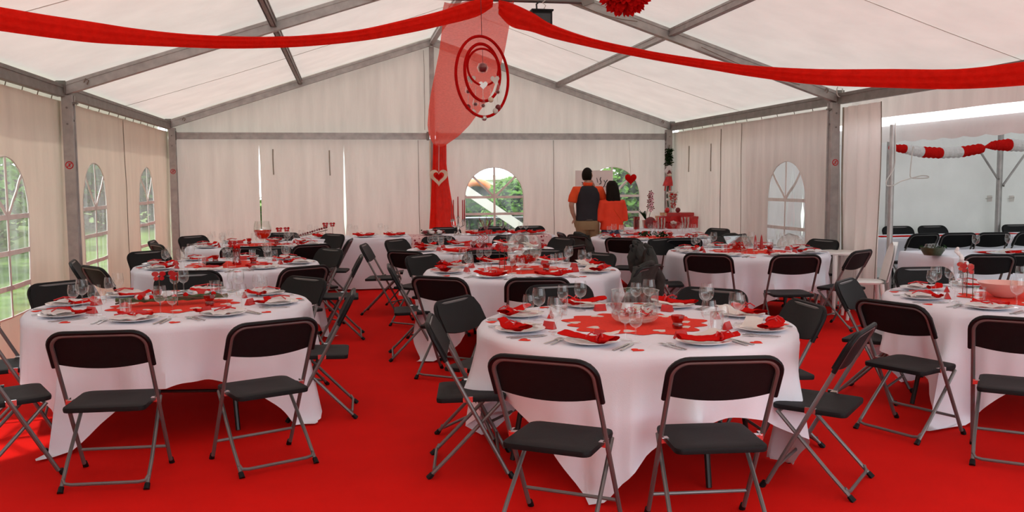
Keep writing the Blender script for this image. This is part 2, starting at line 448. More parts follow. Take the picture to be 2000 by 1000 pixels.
def tabs(parent, P, u0, u1, z, k):
    n = int((u1-u0)/.42)
    for i in range(n):
        u = u0+.2+(u1-u0-.4)*i/max(1, n-1)
        m = MB(); p = Vector(P(u, z, .0)); q = Vector(P(u, z+.075, .02)); m.tube([p, q], .005, 5); m.build('lacing_loop', 'cord_dark', parent)
# left wall, two panels to the bay
mid = lambda a: a+BAY/2
for (a, b, wc) in ((YM, mid(YM), None), (mid(YM), Y0, None), (Y0, mid(Y0), 5.72), (mid(Y0), Y1, 8.63), (Y1, 13.0, 11.5), (13.0, Y2, 14.38)):
    k = 11.3
    m = sheet(PL, a, b, 0, 2.46, (wc,) if wc else (), k=k, amp=.028)
    w = struct(m.build('wall_left', 'wall_pvc_left', angle=80), 'cream fabric side wall on the lawn side')
    tabs(w, PL, a, b, 2.46, k)
    if wc: window(PL, wc, k, .028, 'film')
    if a > Y0+.1 and abs(a-Y1) > .1: seam_cord(w, PL, a+.02, .02, 2.44, k, .028)
# right wall, rear bay only
for (a, b, wc) in ((Y1, 13.11, 11.62), (13.11, Y2, None)):
    k = 51.7
    m = sheet(PR, a, b, 0, 2.46, (wc,) if wc else (), k=k, amp=.035)
    w = struct(m.build('wall_right', 'wall_pvc', angle=80), 'cream fabric side wall on the party tent side')
    tabs(w, PR, a, b, 2.46, k)
    if wc: window(PR, wc, k, .035, 'film_clear', (1.29, .90))
    seam_cord(w, PR, b-.03, .02, 2.44, k, .035)
    if not wc:
        for u in (14.25, 15.25):
            seam_cord(w, PR, u, 1.72, 2.18, k, .035, .010, 'strap', 'strap')
        seam_cord(w, PR, 13.85, .1, 2.4, k, .035, .006, 'cord_dark')
# back wall: under the cross beam, with two narrow slits between panels
slit = [(-1.47, .012), (-.03, .022)]
def gap(uc, g, sgn):
    def e(u, z):
        if abs(u-uc) > .12: return 0
        t = max(0., min(1., (z-.62)/.25))*max(0., min(1., (2.16-z)/.15))
        return sgn*g*t*(.75+.35*math.sin(z*2.1+uc))*(1-abs(u-uc)/.12)
    return e
def both(*es): return lambda u, z: sum(e(u, z) for e in es)
specs = [(XL, -1.47, None, gap(-1.47, .012, -1)), (-1.47, -.03, None, both(gap(-1.47, .012, 1), gap(-.03, .022, -1))),
         (-.03, XM, None, gap(-.03, .022, 1)), (XM, 3.78, 2.65, None), (3.78, XR, 4.87, None)]
for i, (a, b, wc, e) in enumerate(specs):
    k = 90
    m = sheet(PB, a, b, 0, 2.34, (wc,) if wc else (), k=k, amp=.026, edge=e, du=.05)
    w = struct(m.build('wall_back', 'wall_pvc', angle=80), 'cream fabric end wall under the cross beam')
    tabs(w, PB, a, b, 2.34, k)
    if wc: window(PB, wc, k, .026, 'film_clear', (1.29, .985, .68))
    if i == 3: seam_cord(w, PB, 3.76, .02, 2.32, k, .026)
    if i == 2: seam_cord(w, PB, 1.28, .02, 2.32, k, .026)
    if i == 1:
        for u, z0 in ((-1.24, 1.72), (-.28, 1.70)): seam_cord(w, PB, u, z0, z0+.44, k, .026, .011, 'strap', 'strap')
m = sheet(PB, XL, XR, 2.42, lambda u: zr(u)+.08, (), k=140, amp=.018) if False else None
m = MB()
def gb(u, v):
    x = XL+W*u; z = 2.40+(zr(x)+.085-2.40)*v
    return (x, Y2-.02-wrk(x, z, 140, .022), z)
m.grid(gb, 90, 14)
gable = struct(m.build('wall_gable', 'wall_pvc', angle=80), 'cream fabric gable above the cross beam')
seam_cord(gable, lambda u, z, o: (u, Y2-.05, z), XM-.13, 2.5, 3.9, 3, 0, .004)
# unseen fabric added beside the open front to shade the near left
PF = lambda u, z, o: (u, YM-.14+o, z)
struct(sheet(PF, XL, .1, 0, 2.46, (), k=77, amp=.02).build('wall_front_shade', 'wall_pvc', angle=80), 'unseen cream fabric added to shade the front lawn side')
# ---- aluminium frame
def profile(a, b, w, h, mat='aluminium', up=(0, 0, 1), name='profile', parent=None):
    m = MB(); a, b = Vector(a), Vector(b); d = (b-a).normalized(); sd = d.cross(Vector(up)).normalized(); u = sd.cross(d)
    m.beam(a, b, w*.8, h, up)
    for s in (-1, 1):
        for t in (-1, 1):
            o = sd*(s*w*.4) + u*(t*h*.36); m.beam(a+o, b+o, w*.2, h*.28, up)
    return m.build(name, mat, parent, smooth=False)
def sticker(parent, p, nx):
    m = MB(); R = Matrix.Rotation(PI/2*nx, 4, 'Y') if nx else Matrix.Rotation(PI/2, 4, 'X')
    ring = [Vector(p)+(R @ Vector((.036*math.cos(t), .036*math.sin(t), 0))) for t in (2*PI*k/20 for k in range(20))]
    m.tube(ring, .006, 5, closed=True)
    a, b = Vector(p)+(R @ Vector((-.025, -.025, 0))), Vector(p)+(R @ Vector((.025, .025, 0))); m.tube([a, b], .005, 5)
    m.tube([Vector(p)+(R @ Vector((-.004, .02, 0))), Vector(p)+(R @ Vector((.006, -.018, 0)))], .006, 5)
    m.build('warning_sticker', 'ribbon_red', parent)
pl = {Y0: 'aluminium tent post on the lawn side beside the foreground windows', Y1: 'aluminium tent post with a red warning sticker between lawn side windows', Y2: 'aluminium corner post where the lawn side meets the end wall'}
pr = {Y0: 'aluminium tent post on the party tent side beyond the far table', Y1: 'aluminium tent post beside the gathered curtain', Y2: 'aluminium corner post with the hanging doll ornament'}
for y in (YM, Y0, Y1, Y2):
    for sd, x in ((-1, XL+.105), (1, XR-.105)):
        lb = (pl if sd < 0 else pr).get(y, 'aluminium tent post at the open front %s' % ('by the lawn' if sd < 0 else 'by the party tent'))
        yy = y-.17 if y == Y2 else y
        t = empty('tent_post', (x, yy, 0), 0, lb, 'post')
        m = MB(); m.beam((0, 0, .012), (0, 0, EZ-.06), .085, .125, (0, 1, 0))
        for e in (-1, 1): m.beam((0, e*.047, .012), (0, e*.047, EZ-.06), .105, .028, (0, 1, 0))
        m.build('profile', 'aluminium', t, smooth=False)
        m = MB(); m.box((0, 0, .006), (.2, .2, .012)); m.build('base_plate', 'aluminium_dark', t, smooth=False)
        for z in (2.25, 2.42):
            m = MB(); R = Matrix.Rotation(PI/2, 3, 'Y'); b0 = len(m.v); m.solid([(.012, -.012), (.012, .0), (.008, .004)], 8)
            m.v = [tuple(R @ Vector(v) + Vector((-sd*.052, 0, z))) for v in m.v]; m.build('bolt', 'aluminium_dark', t)
            m = MB(); m.solid([(.011, 0), (.011, .008)], 8); R = Matrix.Rotation(PI/2, 3, 'X')
            m.v = [tuple(R @ Vector(v) + Vector((0, -.062, z-.04))) for v in m.v]; m.build('bolt', 'aluminium_dark', t)
        if y in (Y1, Y2): sticker(t, (0, -.064, 1.78), 0)
        if y == Y1:
            m = MB(); m.beam((-sd*.1, -.02, 2.43), (sd*.02, -.02, 2.43), .05, .02); m.build('bracket', 'aluminium_dark', t, smooth=False)
    # rafters
    for sd in (-1, 1):
        lb = {Y2: 'gable rafter on the end wall', Y1: 'big aluminium rafter crossing the roof between two bays', Y0: 'aluminium rafter over the foreground tables', YM: 'aluminium rafter over the open front'}[y]
        t = empty('rafter', (0, 0, 0), 0, lb + (', lawn side' if sd < 0 else ', party tent side'), 'rafter')
        yy = y-.17 if y == Y2 else y
        a = (XM+sd*(W/2-.05), yy, EZ+.0); b = (XM, yy, AZ-.02)
        profile(a, b, .09, .125, parent=t)
        m = MB(); m.beam((XM+sd*(W/2-.05), yy-.05, EZ-.06), (XM+sd*(W/2-.05), yy-.05, EZ+.09), .10, .016, (0, 1, 0)); m.build('eave_bracket', 'aluminium_dark', t, smooth=False)
        q = Vector(a)+(Vector(b)-Vector(a))*.05 + Vector((0, -.055, .0)); m = MB(); m.tube([q+Vector((.01, 0, 0)), q+Vector((.03, -.01, .04)), q+Vector((.06, 0, .02)), q+Vector((.04, 0, -.02))], .006, 5); m.build('tie_clip', 'cord_dark', t)
# longitudinal members
for i in range(3):
    a, b = frames[i]+.05, frames[i+1]-.06
    nm = ['open front', 'foreground', 'rear'][i]
    for sd in (-1, 1):
        x = XM+sd*(W/2-.055); side = 'lawn side' if sd < 0 else 'party tent side'
        o = profile((x, a, EZ-.015), (x, b, EZ-.015), .07, .13, 'aluminium_dark', name='eave_beam'); tag(o, 'shade-toned horizontal eave beam of the %s bay on the %s' % (nm, side), 'beam')  # eave beams: shade on their inner and lower faces put into the colour
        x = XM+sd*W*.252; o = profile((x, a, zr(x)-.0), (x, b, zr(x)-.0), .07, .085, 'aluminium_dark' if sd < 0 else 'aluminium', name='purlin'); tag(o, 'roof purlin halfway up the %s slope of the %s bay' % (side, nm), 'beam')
    o = profile((XM, a, AZ-.03), (XM, b, AZ-.03), .08, .09, name='ridge_beam'); tag(o, 'ridge beam at the peak of the %s bay' % nm, 'beam')
# cross beam on the end wall, two lengths meeting at the centre post
for a, b, s in ((XL+.12, XM-.06, 'lawn'), (XM+.06, XR-.12, 'party tent')):
    t = empty('cross_beam', (0, 0, 0), 0, 'horizontal aluminium cross beam of the end wall, %s half' % s, 'beam')
    profile((a, Y2-.1, 2.385), (b, Y2-.1, 2.385), .06, .115, parent=t)
    for x in (a+.02, b-.02):
        m = MB(); m.box((x, Y2-.14, 2.385), (.05, .03, .15)); m.build('bracket', 'aluminium_dark', t, smooth=False)
t = empty('centre_post', (XM, Y2-.1, 0), 0, 'slim aluminium post rising to the gable peak', 'post')
m = MB(); m.beam((0, 0, .01), (0, 0, AZ-.1), .06, .07, (0, 1, 0)); m.beam((0, -.02, .01), (0, -.02, AZ-.1), .085, .025, (0, 1, 0)); m.build('profile', 'aluminium', t, smooth=False)
m = MB(); m.box((0, 0, .006), (.16, .16, .012)); m.build('base_plate', 'aluminium_dark', t, smooth=False)
m = MB(); m.tube([(-.05, -.06, .6), (-.05, -.06, 2.3)], .012, 6); m.build('curtain_pole', 'wood_pale', t)
# collar tie with the lamp on it
t = empty('collar_tie', (0, 0, 0), 0, 'round dark tie bar below the roof peak', 'tie bar')
cz = 3.625; dx = (AZ-cz)/SL-.04
m = MB(); m.tube([(XM-dx, Y1-.06, cz), (XM+dx, Y1-.06, cz)], .026, 10); m.build('bar', 'steel_grey', t)
for s in (-1, 1):
    m = MB(); m.beam((XM+s*(dx-.08), Y1-.06, cz-.02), (XM+s*(dx+.06), Y1-.06, cz+.03), .05, .07); m.build('clamp', 'aluminium_dark', t, smooth=False)
lp = at_y(1057, 36, Y1-.12)
t = empty('floodlight', lp, 0, 'black floodlight hanging from the tie bar', 'lamp')
m = MB(); m.box((0, 0, .0), (.23, .13, .15)); m.box((0, -.01, .082), (.25, .16, .018)); m.build('housing', 'black_plastic', t, smooth=False)
m = MB(); m.box((0, -.068, -.01), (.19, .012, .11)); m.build('lens', 'dark_glass', t, smooth=False)
m = MB(); m.tube([(-.05, 0, .09), (-.05, .02, .16), (.0, .05, cz-lp.z)], .010, 6); m.build('bracket', 'black_metal', t)
m = MB(); m.tube([(.02, 0, .09), (.05, -.02, .14), (.02, .02, .18), (.08, .05, cz-lp.z+.02)], .005, 5); m.build('cable', 'rope', t)
# thin cables under the rafters
m = MB(); p0, p1 = at_y(1128, 8, Y1-.1), at_y(1245, 42, Y1-.1)
m.tube([p0.lerp(p1, i/10)-Vector((0, 0, .035*math.sin(PI*i/10))) for i in range(11)], .005, 5); tag(m.build('power_cable', 'cord_dark', None), 'thin dark cable sagging below the rafter near the floodlight', 'cable')
m = MB(); p0, p1 = at_y(1370, 92, Y1-.1), at_y(1562, 166, Y1-.1)
m.tube([p0.lerp(p1, i/10)-Vector((0, 0, .03*math.sin(PI*i/10))) for i in range(11)], .005, 5); tag(m.build('power_cable', 'cord_dark', None), 'thin dark cable following the rafter above the curtain', 'cable')
# gathered curtain at the opening to the party tent
m = MB()
def cur(u, v):
    z = 2.43*(1-v)+.02; y = 10.16-.82*u - .03*math.sin(v*3)*u
    return (XR-.03+.05*math.sin(u*23+v*.6)*(.4+.6*v)+.02*nz(u*7, v*2), y, z)
m.grid(cur, 60, 20)
c = tag(m.build('curtain', 'curtain_pvc', None, angle=80), 'gathered cream curtain tied back at the party tent opening', 'curtain')
m = MB(); m.tube([cur(.0, v/10) for v in range(11)], .012, 6); m.build('hem', 'strap', c)
m = MB(); m.tube([Vector(cur(1., v/10)) for v in range(11)], .006, 6); m.build('hem', 'cord_dark', c)
m = MB(); m.tube([at_y(1640, 178, Y1-.1)+Vector((.04*math.cos(t), 0, .07*math.sin(t))) for t in (2*PI*k/14 for k in range(15))], .007, 5); tag(m.build('rope_loop', 'rope'), 'pale rope loop on the rafter end above the curtain', 'rope')
# ================================================================ folding chair
def make_chair():
    top = Vector((0, -.235, .815)); foot = Vector((0, .195, .0)); d = (top-foot); Ln = d.length; d.normalize()
    n = Vector((0, d.z, -d.y))              # towards the sitter
    hw = .232
    def fp(x, s, o=0): return foot + d*s + n*o + Vector((x, 0, 0))
    def arch(hx, st, r, s0, k=8):
        p = [fp(-hx, s0)]
        p += [fp(-hx+r-r*math.cos(PI/2*i/k), st-r+r*math.sin(PI/2*i/k)) for i in range(k+1)]
        p += [fp(hx-r+r*math.sin(PI/2*i/k), st-r+r*math.cos(PI/2*i/k)) for i in range(k+1)]
        return p + [fp(hx, s0)]
    fr = MB(); fr.tube(arch(hw, Ln, .075, .03), .0115, 8)
    rear = MB(); rl = .212
    def leg(x): return [(x*.94, .145, .405), (x*.97, .02, .275), (x, -.12, .13), (x, -.235, .014)]
    for s in (-1, 1): rear.tube(leg(s*rl), .0105, 8)
    zb = .05
    rear.tube([(-rl, -.20, zb+.012), (-rl+.012, -.213, zb-.008), (-rl+.045, -.216, zb-.014), (rl-.045, -.216, zb-.014), (rl-.012, -.213, zb-.008), (rl, -.20, zb+.012)], .009, 8)
    rear.tube([(-rl*.95, .135, .40), (rl*.95, .135, .40)], .008, 6)
    st = MB(); p, q = fp(-hw, .135), fp(hw, .135); st.tube([p, q], .009, 8)
    # backrest shell
    bk = MB(); nu, nv = 18, 5; hx = .25
    def sh(u, v, side):
        x = (u*2-1)*hx; e = abs(x)/hx
        stp = Ln+.016 - (.085*(1-math.sqrt(max(0, 1-((abs(x)-(hx-.085))/.085)**2))) if abs(x) > hx-.085 else 0)
        sb = Ln-.185-.022*(1-e*e)
        s = sb+(stp-sb)*v
        bow = -.022*(1-e*e)*(1-.35*v)
        return fp(x, s, (.020 if side else .009)+bow)
    vs = [sh(i/nu, j/nv, 1) for i in range(nu+1) for j in range(nv+1)] + [sh(i/nu, j/nv, 0) for i in range(nu+1) for j in range(nv+1)]
    w = nv+1; o = (nu+1)*w; fs = []
    for i in range(nu):
        for j in range(nv):
            a = i*w+j; fs += [(a, a+w, a+w+1, a+1), (o+a, o+a+1, o+a+w+1, o+a+w)]
        a = i*w; fs.append((a, o+a, o+a+w, a+w)); a = i*w+nv; fs.append((a, a+w, o+a+w, o+a))
    for j in range(nv):
        fs.append((j, j+1, o+j+1, o+j)); a = nu*w+j; fs.append((a, o+a, o+a+1, a+1))
    bk.add(vs, fs)
    rim = MB(); path = arch(hx-.002, Ln+.014, .085, Ln-.20, 7)
    rim.tube(path, .0125, 7, squash=1.6 if False else 1)
    # seat
    seat = MB(); out = []
    def corner(cx, cy, r, a0, k=5): return [(cx+r*math.cos(a0+PI/2*i/k), cy+r*math.sin(a0+PI/2*i/k)) for i in range(k+1)]
    out = corner(.155, .175-.05, .05, 0) + corner(-.155, .175-.05, .05, PI/2) + corner(-.17, -.195+.035, .035, PI) + corner(.17, -.195+.035, .035, 1.5*PI)
    zt = lambda x, y: .432 + .055*(y+.19)*.4 - .008*(1-(x/.21)**2)*(1-((y+.01)/.2)**2)
    nn = len(out); vs = []; rings = [(1, -.026), (1.012, -.012), (1, -.002), (.93, .002), (.6, .0), (.25, 0)]
    for sc, dz in rings: vs += [(x*sc, y*sc-.01*(1-sc), zt(x*sc, y*sc)+dz) for x, y in out]
    vs.append((0, -.01, zt(0, 0))); fs = []
    for i in range(len(rings)-1): fs += [(i*nn+k, i*nn+(k+1) % nn, (i+1)*nn+(k+1) % nn, (i+1)*nn+k) for k in range(nn)]
    fs += [((len(rings)-1)*nn+k, (len(rings)-1)*nn+(k+1) % nn, len(vs)-1) for k in range(nn)]; fs.append(tuple(range(nn-1, -1, -1)))
    seat.add(vs, fs)
    cap = MB()
    def capm(p, q):
        c = MB(); p, q = Vector(p), Vector(q); c.tube([p, p+(q-p).normalized()*.034], [.0165, .0145], 8); return c
    caps = [capm((s*hw, foot.y+.012, 0.003), fp(s*hw, .2)) for s in (-1, 1)] + [capm((s*rl, -.245, .003), (s*rl, -.12, .13)) for s in (-1, 1)]
    piv = []
    for s in (-1, 1):
        c = MB(); sp = fp(s*hw, .44/d.z); c.box((s*(hw-.018), sp.y, sp.z-.012), (.03, .035, .022)); c.box((s*(hw-.006), sp.y+.01, sp.z-.01), (.012, .05, .03)); piv.append(c)
    P = [('seat', seat.mesh('seat', True, 50), 'charcoal_plastic', None), ('backrest', bk.mesh('backrest', True, 50), 'charcoal_plastic', None),
         ('backrest_rim', rim.mesh('backrest_rim'), 'black_plastic', 1), ('back_frame', fr.mesh('back_frame'), 'steel_grey', None),
         ('rear_frame', rear.mesh('rear_frame'), 'steel_grey', None), ('stretcher', st.mesh('stretcher'), 'steel_grey', None)]
    P += [('foot_cap', c.mesh('foot_cap'), 'black_plastic', None) for c in caps] + [('pivot', c.mesh('pivot', False), 'chrome', None) for c in piv]
    proto('chair', 'folding_chair', P)
make_chair()
# ================================================================ tableware prototypes
def simple(kind, name, mb, mat, **kw): proto(kind, name, [(name, mb.mesh(name, **kw), mat, None)])
simple('plate', 'dinner_plate', MB().lathe([(1e-5, .004), (.075, .004), (.085, .006), (.10, .010), (.138, .019), (.142, .0215), (.140, .0225), (.10, .0145), (.085, .0105), (.075, .0085), (1e-5, .0085)], 28), 'china')
def gl_prof(h, r):
    b = .46*h
    return [(1e-5, .001), (.18*h, .002), (.18*h, .004), (.05*h, .008), (.022*h, .016), (.020*h, b*.85), (.03*h, b*.97), (.55*r, b+.03*h), (.86*r, b+.10*h), (r, b+.22*h), (.985*r, b+.34*h), (.84*r, h), (.82*r, h)]
simple('wine_glass', 'wine_glass', MB().lathe(gl_prof(.195, .041), 16), 'clear_glass')
simple('small_glass', 'wine_glass', MB().lathe(gl_prof(.168, .036), 16), 'clear_glass')
simple('tumbler', 'water_tumbler', MB().lathe([(1e-5, .004), (.028, .004), (.030, 0), (.031, .004), (.036, .05), (.038, .11), (.0365, .11), (.0345, .05), (.028, .012), (1e-5, .012)], 16), 'clear_glass')
fk = MB(); fk.box((0, -.04, .004), (.010, .10, .003)); fk.box((0, .022, .005), (.007, .03, .003)); fk.box((0, .046, .006), (.024, .022, .003))
for i in range(4): fk.box((-.0105+.007*i, .075, .007), (.0035, .04, .0025))
simple('fork', 'dinner_fork', fk, 'cutlery_steel', smooth=False)
kn = MB(); kn.prism([(-.006, -.105), (.006, -.105), (.0065, 0), (.010, .02), (.009, .085), (.001, .112), (-.006, .09), (-.006, 0)], .001, .005)
simple('knife', 'dinner_knife', kn, 'cutlery_steel', smooth=False)
def strip(lw, ww, pin, hz, seed, kx=0.3):
    m = MB(); nu, nv = 10, 22
    def fn(u, v):
        a = 2*PI*u; w = ww*(1-.62*math.exp(-((v-kx)/.055)**2)*pin)*(.8+.25*math.sin(v*5+seed))
        h = hz*(1+.9*math.exp(-((v-kx)/.12)**2)*pin)*(.7+.5*abs(nz(v*6, seed)))
        zc = .024+hz*.9+.018*(2*v-1)**2+.008*nz(v*4, seed, 3)
        return ((v-.5)*lw, math.cos(a)*w + .016*math.sin(v*4+seed), zc+math.sin(a)*h*(1+.3*math.cos(3*a)))
    m.grid(fn, nu, nv, closed=True); e = 0
    return m
def ring_at(lw, kx, w, z):
    m = MB(); m.tube([((kx-.5)*lw, w*math.cos(t), z+.014*math.sin(t)) for t in (2*PI*k/12 for k in range(12))], .006, 6, closed=True)
    m.tube([((kx-.5)*lw, 0, z+.014), ((kx-.5)*lw-.03, .025, z+.03), ((kx-.5)*lw-.05, .05, z+.012)], .004, 5)
    m.tube([((kx-.5)*lw, 0, z+.014), ((kx-.5)*lw+.03, .03, z+.028), ((kx-.5)*lw+.045, .055, z+.01)], .004, 5)
    return m
for k in range(3):
    proto('red_napkin%d' % k, 'napkin', [('napkin_fold', strip(.32, .056, 1, .014, k*2.1).mesh('napkin_fold'), 'napkin_red', None), ('ribbon', ring_at(.32, .3, .026, .048).mesh('ribbon'), 'ribbon_red', None)])
def wn(seed):
    m = MB()
    def fn(u, v):
        a = 2*PI*u; w = .085*(1-.35*v)+.01*nz(v*5, seed)
        return ((v-.5)*.23, math.cos(a)*w+.012*nz(v*4, u*3, seed), .030+math.sin(a)*.010+.014*nz(v*5+math.cos(a), seed*3, 1.)+.02*max(0, v-.7))
    m.grid(fn, 12, 14, closed=True); return m
def bowtie():
    m = MB(); m.tube([(-.09, -.05, .05), (0, -.01, .062), (.08, .05, .052)], .0045, 5); m.tube([(-.03, .06, .055), (0, -.01, .064), (.05, -.06, .05)], .0045, 5)
    return m
for k in range(3):
    proto('white_napkin%d' % k, 'napkin', [('napkin_fold', wn(k*1.7+.3).mesh('napkin_fold'), 'napkin_white', None), ('ribbon', bowtie().mesh('ribbon'), 'ribbon_red', None)])
    simple('red_strip%d' % k, 'folded_napkin', strip(.22, .028, .4, .010, k+.5, .6), 'napkin_red')
    simple('white_card%d' % k, 'menu_card', MB().grid(lambda u, v, k=k: ((u-.5)*.21, (v-.5)*.10, .028+.03*u*u+.012*nz(u*4, v*3, k)), 8, 5), 'paper_white')
simple('paper_heart', 'paper_heart', MB().prism(heart(.075), 0, .002), 'felt_red', smooth=False)
simple('white_heart', 'paper_heart', MB().prism(heart(.085), 0, .002), 'paper_white', smooth=False)
pc = MB(); pc.add([(-.038, -.02, 0), (.038, -.02, 0), (.038, .02, 0), (-.038, .02, 0), (-.038, 0, .042), (.038, 0, .042)], [(0, 1, 5, 4), (2, 3, 4, 5), (1, 2, 5), (3, 0, 4), (0, 3, 2, 1)])
simple('place_card', 'place_card', pc, 'gift_red', smooth=False)
proto('tealight', 'tealight_holder', [('glass_cup', MB().lathe([(1e-5, .003), (.026, .003), (.030, .02), (.024, .035), (.033, .055), (.037, .075), (.035, .075), (.022, .036), (.026, .02), (.02, .008), (1e-5, .008)], 16, wob=lambda a, i: 1+.05*math.cos(8*a)).mesh('glass_cup'), 'red_glass', None),
      ('candle', MB().solid([(.020, .008), (.020, .026)], 12).mesh('candle'), 'candle_red', None)])
def butterfly(sz):
    m = MB()
    for s in (-1, 1):
        for (cx, cz, r1, r2) in ((.030, .018, .030, .022), (.024, -.020, .022, .018)):
            pts = [(s*(cx+r1*math.cos(t)), cz+r2*math.sin(t)) for t in (2*PI*k/12 for k in range(12))]
            if s < 0: pts = pts[::-1]
            m.prism([(x*sz, y*sz) for x, y in pts], -.0015, .0015, Matrix.Rotation(s*.35, 4, 'Z') @ Matrix.Rotation(PI/2, 4, 'X'))
    return m
bw = butterfly(.8); bw.v = [(x, y, z+.20) for x, y, z in bw.v]
proto('butterfly', 'butterfly_pick', [('stick', MB().tube([(0, 0, 0), (0, .004, .20)], .003, 5).mesh('stick'), 'twig', None), ('wings', bw.mesh('wings', False), 'gloss_red', None)])
# ================================================================ round tables with cloth
R0, TH = .915, .74
def cloth(cx, cy, alpha, seed, half=1.27, mat='white_cloth'):
    m = MB(); nu, nt, nh = 200, 7, 15
    rnd = random.Random(seed); ph = [rnd.uniform(0, 6.28) for _ in range(6)]
    def hang(th):
        b = th-alpha-PI/4; return half/max(abs(math.cos(b)), abs(math.sin(b)))-R0
    def fold(th):
        w = th+.16*math.sin(3*th+ph[3])+.09*math.sin(5*th+ph[4])
        return .75*(1-2*abs(math.sin(4.5*w+ph[0]))**.8)+.30*math.cos(14*w+ph[1])+.15*math.cos(25*w+ph[2])
    def fn(u, v):
        th = 2*PI*u; j = v*(nt+nh)
        if j <= nt:
            r = (R0-.012)*(j/nt)**.8
            return (r*math.cos(th), r*math.sin(th), TH+.0065+.0015*nz(r*5*math.cos(th), r*5*math.sin(th), seed))
        s = hang(th)*((j-nt)/nh)
        dc = min(abs(((th-alpha-k*PI/2+PI) % (2*PI))-PI) for k in range(4))
        cor = math.exp(-(dc/.20)**2)
        r = R0+.006+min(s, .02)*.3 + s*.055 + fold(th)*(.022*(1-math.exp(-s*11))+.20*s*min(1, s*3)) + cor*s*(.10-.22*abs(math.sin(dc*9+ph[3]*.2))*.6)
        z = TH+.004-s*(.985-.02*cor)
        if z < .010:
            ex = .010-z; r += ex*.8; z = .010+.012*abs(math.sin(th*30))*min(1, ex*8)
        return (r*math.cos(th), r*math.sin(th), z)
    m.grid(fn, nu, nt+nh, closed=True)
    o = m.build('tablecloth', mat, None, angle=70, loc=(cx, cy, 0))
    return o
def table_base(cx, cy, rot, label):
    t = empty('round_table', (cx, cy, 0), rot, label, 'table', 'round banquet tables')
    m = MB(); m.solid([(R0-.015, TH-.03), (R0-.012, TH-.003), (R0-.02, TH)], 40); m.build('tabletop', 'wood', t)
    for sx in (-1, 1):
        for sy in (-1, 1):
            m = MB(); m.tube([(sx*.42, sy*.50, TH-.03), (sx*.44, sy*.52, .35), (sx*.50, sy*.56, .004)], .016, 8); m.build('leg', 'black_metal', t)
        m = MB(); m.tube([(sx*.45, -.53, .25), (sx*.45, .53, .25)], .010, 6); m.build('leg_brace', 'black_metal', t)
    return t
TABLES = {
 # name: (x, y, cloth corner, plate base angle, who, style, mat?, chairs[(angle, r_back)])
 'T1': (1.64, 4.97, 239, 234, 'with the wide glass bowl', 'red', [(237, 1.5), (267.5, 1.42), (187, 1.17, -15), (145, 1.16), (315, 1.24), (1, 1.05), (97, 1.25), (44, 1.1)]),
 'T2': (-1.19, 6.44, 240, 261, 'with the twig garland and red butterflies', 'white', [(267.5, 1.58), (299, 1.62), (347, 1.2, 15), (42, 1.12), (241, 1.53, -31), (196, 1.12), (138, 1.3), (95, 1.3)]),
 'T3': (-1.21, 9.54, 255, 262, 'with the black dish and red vase', 'white', [(301, 1.56), (265.5, 1.5), (345, 1.34, 14), (36, 1.22), (75, 1.3), (137, 1.3), (187, 1.4), (219, 1.34)]),
 'T4': (-1.18, 12.4, 222, 258, 'with the goblet of red liquid', 'white', [(300, 1.5), (269, 1.5), (338, 1.25, 16), (38, 1.22), (80, 1.3), (137, 1.3), (180, 1.3), (211, 1.3)]),
 'T5': (1.61, 8.24, 205, 236, 'with the fishbowl vase', 'red', [(233.5, 1.5), (264, 1.48), (190, 1.22, -13), (134, 1.22), (319, 1.24), (36, 1.1), (96, 1.3), (68, 1.34)]),
 'T6': (1.61, 10.89, 210, 238, 'with the pink tray of dark roses', 'red', [(229.5, 1.5), (264, 1.5), (180, 1.38, -14), (141, 1.24), (107, 1.3), (64, 1.3), (24, 1.24), (316, 1.3)]),
 'T7': (4.56, 9.71, 325, 231, 'with the slanted glass box', 'white', [(230, 1.5), (263, 1.5), (300, 1.36), (20, 1.24), (74, 1.3), (118, 1.3), (168, 1.26, -16), (194, 1.3, -30)]),
 'T8': (4.38, 12.45, 240, 235, 'in front of the gift table', 'white', [(236.5, 1.5), (265, 1.5), (310, 1.3), (20, 1.24), (176, 1.32), (204, 1.36)]),
 'T9': (4.60, 5.40, 205, 215, 'with the pink bowl and feather', 'white', [(200, 1.42), (229, 1.60), (151, 1.14, -18), (84, 1.3)]),
}
SHORT = dict(T1='glass bowl table', T2='twig garland table', T3='black dish table', T4='red goblet table', T5='fishbowl table', T6='pink tray table', T7='glass box table', T8='gift side table', T9='pink bowl table')
DIRS = ['party tent side', 'party tent and end wall side', 'end wall side', 'end wall and lawn side', 'lawn side', 'lawn and open front side', 'open front side', 'open front and party tent side']
def dirname(deg): return DIRS[int(((deg % 360)+22.5)//45) % 8]
CHAIRS = {}
